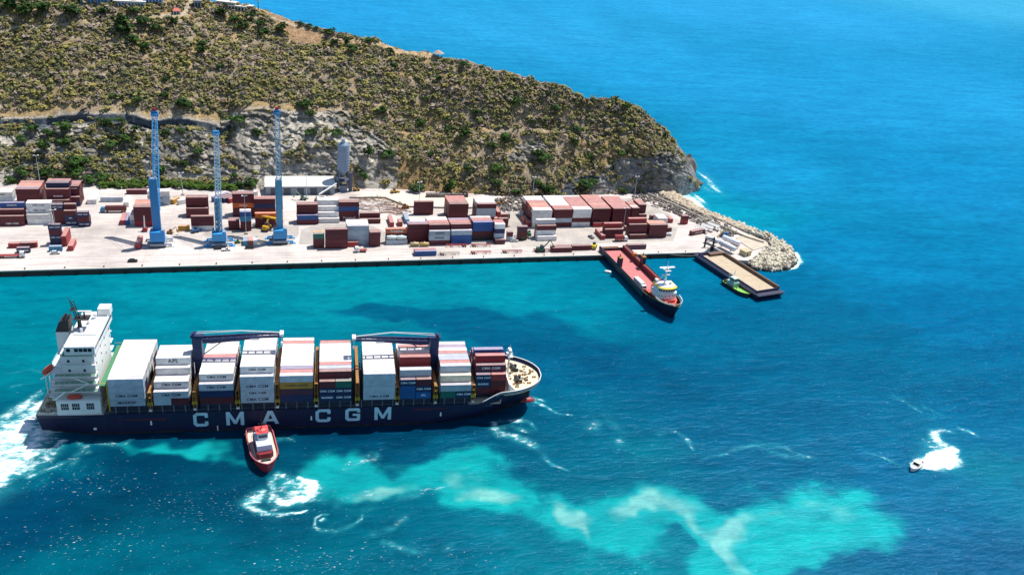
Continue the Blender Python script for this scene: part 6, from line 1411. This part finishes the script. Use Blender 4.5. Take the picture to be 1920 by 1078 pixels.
machine('forklift', at(992, 441, 3), R(80), 'small green loader behind the short maroon stack', 'forklift', '2a7a50', 'loader').scale = (.9,)*3
machine('excavator', at(569, 375, 3), R(170), 'pale green machine in front of the warehouse doors', 'excavator', '7ea88e', 'excavator')
machine('cement_mixer', at(595, 377, 3), R(100), 'white cement mixer lorry parked below the silo conveyor', 'cement mixer', 'c4ccc0', 'drum')
machine('cement_mixer', at(609, 377, 3), R(90), 'second white cement mixer nearest the red stacks', 'cement mixer', 'd6d8d8', 'drum')
machine('wheel_loader', at(366, 436, 3), R(30), 'blue tractor parked before the red stack, left of thin crane', 'tractor', '3a70a8', 'loader')
machine('excavator', at(760, 391, 3), R(200), 'orange digger at the bend of the grey retaining wall', 'excavator', 'c07a30', 'excavator')
machine('excavator', at(938, 384, 3), R(20), 'ochre digger among scrap left of the long red rows', 'excavator', 'a8782c', 'excavator')
machine('wheel_loader', at(445, 456, 3), R(10), 'small green tractor at the quay side of the cranes', 'tractor', '5a8a4a', 'loader').scale = (.7,)*3

# cars
def car(px, py, rz, lb, col, pick=False):
    e = empty('parked_car', at(px, py, 3), rz, lb, 'pickup truck' if pick else 'car', 'cars parked on the quay'); mm = paint('car_'+col, col, .3, 0, .05)
    q = MB(); q.slab_y([(-2.3, .4), (2.3, .4), (2.3, .95), (1.3, 1.05), (-2.3, 1.1)], -.9, .9); q.build('body', mm, e)
    q = MB(); q.slab_y([(-.2 if pick else -1.9, 1.05), (1.2, 1.0), (.7, 1.6), (-.1 if pick else -1.5, 1.6)], -.8, .8); q.build('cabin', m_glass, e)
    q = MB(); q.slab_y([(-.05 if pick else -1.4, 1.6), (.65, 1.6), (.6, 1.66), (-.05 if pick else -1.4, 1.66)], -.75, .75); q.build('roof', mm, e)
    for x in (-1.4, 1.4):
        for y in (-.85, .85): q = MB(); q.bar((x, y-.12, .36), (x, y+.12, .36), .36, 10); q.build('wheel', m_steel, e)
car(104, 476, .05, 'white car below the left lamp on the quay', 'd8dadc'); car(249, 491, .02, 'black car alone on the left quay edge', '14181e')
car(410, 467, .1, 'dark car right behind the white pickup at the thin crane', '262c34'); car(424, 470, .1, 'white pickup truck at the quay side of the thin crane', 'd8d8d6', True)
car(468, 466, 0, 'black car before the three short end-on boxes', '12161c'); car(964, 453, 0, 'white car below the small white box by the green machine', 'd4d4d2'); car(1108, 446, 1.9, 'grey pickup left of the low block by the ramp ship', '6a6a6c', True)
car(478, 421, 1.5, 'white van between the middle and right hand cranes', 'dcdcda')
# lorries on the quay
lorry(at(208, 398, 3)+Vector((8.5, 0, 0)), math.pi, 'blue cab lorry pulling a dark red box in the left yard', '2c7ca4', '5a2028', 14)
lorry(at(3, 483, 3)+Vector((-2, 0, 0)), 0, 'white cab lorry with an empty red trailer at the lower left quay', 'd4d6d8', None, 13)
lorry(at(688, 472, 3)+Vector((0, 0, 0)), math.pi, 'white cab lorry without load before the tall pale stack', 'd4d6d8', None, 7)
lorry(at(1152, 452, 3), 0, 'white cab lorry carrying a short red box near the low block', 'e0e0e0', '8a3034', 8.5)
# empty skeletal trailers along the quay
def chassis(px, py, lb, col, flip=1):
    e = empty('container_trailer', at(px, py, 3), 0, lb, 'trailer', 'empty container trailers on the quay'); mm = paint('chassis_'+col, col, .6, 0, .25)
    q = MB(); q.box(0, 12, -.9, -.65, 1.1, 1.4); q.box(0, 12, .65, .9, 1.1, 1.4)
    for x in (0, 1.8, 4, 7.8, 9, 11.7): q.box(x, x+.3, -1.2, 1.2, 1.1, 1.38)
    q.build('frame', mm, e); q = MB(); q.box(9.2, 9.4, -.8, -.6, 0, 1.1); q.box(9.2, 9.4, .6, .8, 0, 1.1); q.build('landing_leg', mm, e)
    for x in (1.0, 2.3):
        for y in (-1.0, 1.0): q = MB(); q.bar((x, y-.25, .5), (x, y+.25, .5), .5, 10); q.build('wheel', m_steel, e)
    if flip < 0: e.rotation_euler[2] = math.pi; e.location.x += 12
chassis(823, 478, 'cream empty trailer right of the quay edge blue box', 'b8b09a'); chassis(882, 476, 'red empty trailer second from left along the quay edge', 'b0444a'); chassis(941, 474, 'pinkish empty trailer third from left along the quay edge', 'a8605a')
chassis(837, 463, 'red empty trailer behind the cream one', 'a83a40', -1); chassis(883, 462, 'long red trailer frame before the blue fronted block', 'a0484a'); chassis(1000, 471.5, 'dull pink trailer frame just left of the green machine', 'a8706a')
# tank containers and storage tanks
def tank(c, rz, L_, r, lb, col, group=None, z=0):
    e = empty('storage_tank', Vector(c)+Vector((0, 0, z)), rz, lb, 'tank', group); q = MB(); q.lathe([(.05, 0), (r*.7, .12), (r, .5), (r, L_-.5), (r*.7, L_-.12), (.05, L_)], 20, (0, 0, r+.3), 'X'); q.build('barrel', paint('tank_'+col, col, .4, 0, .15, .5), e, smooth=True)
    q = MB()
    for x in (L_*.2, L_*.8): q.box(x-.15, x+.15, -r*.8, r*.8, 0, r*.6)
    q.build('saddle', paint('tank_saddle', '7a7c82', .7), e); q = MB(); q.cyl(L_*.5, 0, 2*r+.25, 2*r+.55, .35, 10); q.build('manhole', m_wh, e)
tg_ = 'white cement tanks on the breakwater'
for (xa, ya, xb, yb, lb) in [(915, 640, 1045, 690, 'left of the two nearer white cement tanks on the breakwater'), (1060, 690, 1228, 775, 'right of the two nearer white cement tanks, touching the barge end'), (1092, 640, 1275, 715, 'longest white cement tank, behind the other two')]:
    A_, B_ = z6(xa, ya), z6(xb, yb); tank(A_, math.atan2(B_.y-A_.y, B_.x-A_.x), (B_-A_).length*.97, 1.7, lb, 'd9dadc', tg_, 1.2)
for X, lb, c_ in [(158, 'left white tank on the pale container by the quay', 'cfdcd8'), (278, 'right white tank on the pale container by the quay', 'cfdcd8')]: tank(z4(X, 762)+Vector((0, 1.2, 2.6)), 0, 5.9, 1.15, lb, c_, 'white tanks stacked by the quay')
for X, lb, c_ in [(432, 'left tan tank lying before the tall red stack', 'a8966e'), (548, 'right tan tank lying before the tall red stack', 'b09454')]: tank(z4(X, 768)+Vector((0, -1.6, 0)), 0, 5.6, 1.1, lb, c_, 'tan tanks by the quay lane')
tank(z6(466, 575), 0, 3.2, .9, 'left small white tank near the last red block', 'd4d6da', 'small white tanks'); tank(z6(510, 575), 0, 3.2, .9, 'right small white tank near the last red block', 'd4d6da', 'small white tanks')
# white tents and box house on the breakwater
for i, (X, Y, lb) in enumerate([(925, 560, 'left white tent roof beside the slanting red box'), (985, 545, 'middle white tent roof on the breakwater'), (1050, 530, 'right white tent roof on the breakwater')]):
    e = empty('tent', z6(X, Y), .5, lb, 'tent', 'white tents on the breakwater'); q = MB(); q.add([(0, 0, 2.4), (0, 9, 2.4), (1.6, 0, 3.6), (1.6, 9, 3.6), (3.2, 0, 2.4), (3.2, 9, 2.4)], [(0, 1, 3, 2), (2, 3, 5, 4), (0, 2, 4), (1, 3, 5)]); q.build('roof', m_roofw, e)
    q = MB()
    for x in (.1, 3.1):
        for y in (.1, 4.5, 8.9): q.bar((x, y, 0), (x, y, 2.4), .08)
    q.build('poles', m_wh, e)
e = empty('concrete_hut', z6(1340, 800), .35, 'beige block hut at the foot of the tetrapod heap', 'hut'); q = MB(); q.box(0, 5.2, 0, 5, 0, 3.0); q.build('walls', paint('hut_beige', 'c8b58e', .85, 0, .2), e); q = MB(); q.box(-.3, 5.5, -.3, 5.3, 3.0, 3.25); q.build('roof', paint('hut_roof', 'b8aa88', .85), e); q = MB(); q.box(1.2, 2.2, -.05, 0, 0, 2.1); q.build('door', m_steel, e)
e = empty('batching_plant', z6(1095, 600), .3, 'blue and grey batching machine among the tents and tanks', 'machine'); q = MB(); q.box(0, 7, 0, 3, 0, 1.0); q.box(1, 3, .3, 2.6, 1, 3.4); q.box(4.4, 6.4, .5, 2.4, 1, 2.6); q.build('body', paint('plant_blue', '3f6a98', .6, 0, .3), e); q = MB(); q.bar((-3, 1.5, .5), (2, 1.5, 4.2), .4); q.bar((6, 1.5, 2), (9, 1.2, 4.6), .25); q.build('conveyor', paint('plant_yellow', 'b09a4c', .6), e)
e = empty('mooring_gantry', z6(905, 700), .1, 'dark steel mooring gantry between the quay corner and barge', 'gantry'); q = MB(); q.box(0, .8, 0, .8, 0, 6); q.box(5.4, 6.2, -1, -.2, -2, 6.5); q.bar((.4, .4, 5.6), (5.8, -.6, 5.9), .35); q.bar((.4, .4, 2), (5.8, -.6, 5.5), .2); q.build('frame', m_steel, e)

# lamp posts
LB = [(108.5, 457, 100.5, 395, 'tall lamp post on a red base at the left of the yard'), (76.5, 352, 70, 293, 'lamp post behind the tall left container block'), (343, 366, 340, 325, 'lamp post by the hedge right of the tallest crane'),
      (461.5, 439, 458, 369, 'lamp post between the thin crane and the right hand crane'), (575, 373, 573, 332, 'lamp post in front of the warehouse wall'), (785, 392, 786, 343, 'lamp post behind the lone tall red stack'),
      (952, 425, 954, 399, 'lamp post by the scrap beams right of the striped stack'), (997.5, 376, 1000.5, 333, 'lamp post at the left end of the long red rows'), (1169, 423, 1172.5, 391, 'lamp post in front of the fifth long row'), (1188.5, 374, 1195, 332, 'lamp post at the foot of the sea cliff')]
m_pole = paint('lamp_grey', 'b8bcc0', .5)
for bx_, by_, tx, ty, lb in LB:
    base = at(bx_, by_, 3); h = (by_-ty)/pxm(base); e = empty('lamp_post', base, rng.uniform(0, .4), lb, 'lamp post', 'lamp posts in the container yard')
    q = MB(); q.bar((0, 0, 0), (0, 0, h), .24, 6, .14); q.build('pole', m_pole, e)
    q = MB(); q.bar((-1.2, 0, h), (1.2, 0, h), .12); q.box(-1.6, -.7, -.4, .4, h, h+.3); q.box(.7, 1.6, -.4, .4, h, h+.3); q.build('lamp_head', m_wh, e)
    q = MB(); q.box(-.9, .9, -.9, .9, 0, .9 if bx_ != 108.5 else 2.0); q.build('base', paint('lamp_base', 'b09a8c', .8), e)
# houses on the ridge
def house(px, py, w_, d_, h, lb, wallc, roofc, rz=0, flat=False, cols=0, name='house', cat='house', blue=False):
    p = Vector(on_hill(px, py)); e = empty(name, p-Vector((0, 0, 1.5)), rz, lb, cat); h += 1.5
    q = MB(); q.box(-w_/2, w_/2, 0, d_, 0, h); q.build('walls', paint('wall_'+wallc, wallc, .8, 0, .1), e)
    q = MB()
    if flat: q.box(-w_/2-.5, w_/2+.5, -.8, d_+.5, h, h+.35)
    else: q.add([(-w_/2-.5, -.5, h), (w_/2+.5, -.5, h), (w_/2+.5, d_+.5, h), (-w_/2-.5, d_+.5, h), (-w_/4, d_/2, h+1.8), (w_/4, d_/2, h+1.8)], [(0, 1, 5, 4), (1, 2, 5), (2, 3, 4, 5), (3, 0, 4), (0, 1, 2, 3)])
    q.build('roof', paint('roof_'+roofc, roofc, .7, 0, .15), e)
    n_ = max(2, int(w_/2.2))
    for k in range(n_): x = -w_/2+.6+k*(w_-1.2)/n_; q = MB(); q.box(x, x+(w_-1.2)/n_*.62, -.06, 0, h*.3, h*.8); q.build('window', paint('window_blue', '2c5c8c', .2, 0, 0) if blue else m_glass, e)
    return e
house(178, 8, 18, 8, 4.5, 'grey blue fronted villa with a row of dark windows at top left', '7f95ae', 'c9c9c9', .1, True, blue=True)
house(245, 12, 20, 7, 3.2, 'white terrace house with pink paving right of the blue villa', 'd8d2cc', 'd8d4ce', .05, True, blue=True)
house(290, 8, 12, 8, 5, 'pale blue white house at the right end of the villa row', 'c4d4e6', 'dfe0e2', .05, True, blue=True)
house(333, 26, 5, 4, 2.2, 'tiny hut with a red roof beside the ridge road', 'cfc4ba', 'c0604c', .2, name='hut', cat='hut')
house(372, 16, 5, 5, 5.5, 'small dark grey tower house between the ridge roads', '8a8c90', '6f7276', .2)
house(424, 12, 14, 6, 3.0, 'long beige house with flat terraces near the ridge end', 'cfc6b4', 'dad4c6', -.35, True)
house(444, 18, 13, 6, 2.4, 'lower beige house with a wide pale terrace roof', 'd4ccbc', 'e0dace', -.35, True)
house(462, 16, 8, 4, 1.6, 'flat white terrace nearest the palm on the ridge', 'd8d4c8', 'e4dfd4', -.35, True, name='terrace', cat='terrace')
p = Vector(on_hill(824, 105)); e = empty('gazebo', p, .3, 'small thatched gazebo on the ridge path above the sea', 'gazebo'); q = MB(); q.lathe([(4.2, 2.4), (2.2, 3.8), (.1, 4.8)], 10); q.build('roof', paint('thatch', 'a89a8c', .95, 0, .3, 1.5), e); q = MB()
for k in range(6): a_ = k*math.pi/3; q.bar((3.4*math.cos(a_), 3.4*math.sin(a_), -.5), (3.4*math.cos(a_), 3.4*math.sin(a_), 2.5), .15)
q.build('posts', m_bark, e)
# tyres, gabions behind the yard
for X0, lb, c_ in [(640, 'left grey scrap bin on the back track', '6a6460'), (775, 'middle grey scrap bin on the back track', '7a7670'), (890, 'long dark scrap bin at the right of the back track', '3c3a38')]:
    e = empty('scrap_bin', z4(X0, 195), 0, lb, 'skip', 'scrap bins on the back track'); ww = 8 if X0 < 800 else 14; q = MB()
    q.box(0, ww, 0, .2, 0, 2.2); q.box(0, ww, 2.8, 3, 0, 2.2); q.box(0, .2, .2, 2.8, 0, 2.2); q.box(ww-.2, ww, .2, 2.8, 0, 2.2); q.build('walls', paint('bin_'+c_, c_, .8, 0, .4), e); q = MB()
    for k in range(14): x = rng.uniform(.6, ww-.8); q.obox((x, 1.5, 1.7), (.7, rng.uniform(-.4, .4), .1), (-.2, .5, 0), (0, 0, .35))
    q.build('scrap', paint('scrap_mix', '8a8078', .9, 0, .5, 1.0), e)
# mooring lines
def rope(name, pts, lb):
    q = MB(); a, b = Vector(pts[0]), Vector(pts[1]); sag = pts[2]; P = [a.lerp(b, t/10)-Vector((0, 0, sag*4*(t/10)*(1-t/10))) for t in range(11)]; q.path(P, .07, 3); tag(q.build(name, paint('rope_pale', 'b8b4a8', .8)), lb, 'rope')
rope('mooring_rope', ((226, 436, 3.4), (248, 430, 3.2), 1.0), 'pale mooring rope from the quay to the far end of the barge')
rope('mooring_rope', ((205, 432, 5), (226, 436, 3.4), 1.3), 'thin mooring rope from the ramp ship stern to the quay')
print('objects', len(bpy.data.objects), 'top', sum(1 for o in bpy.data.objects if not o.parent))
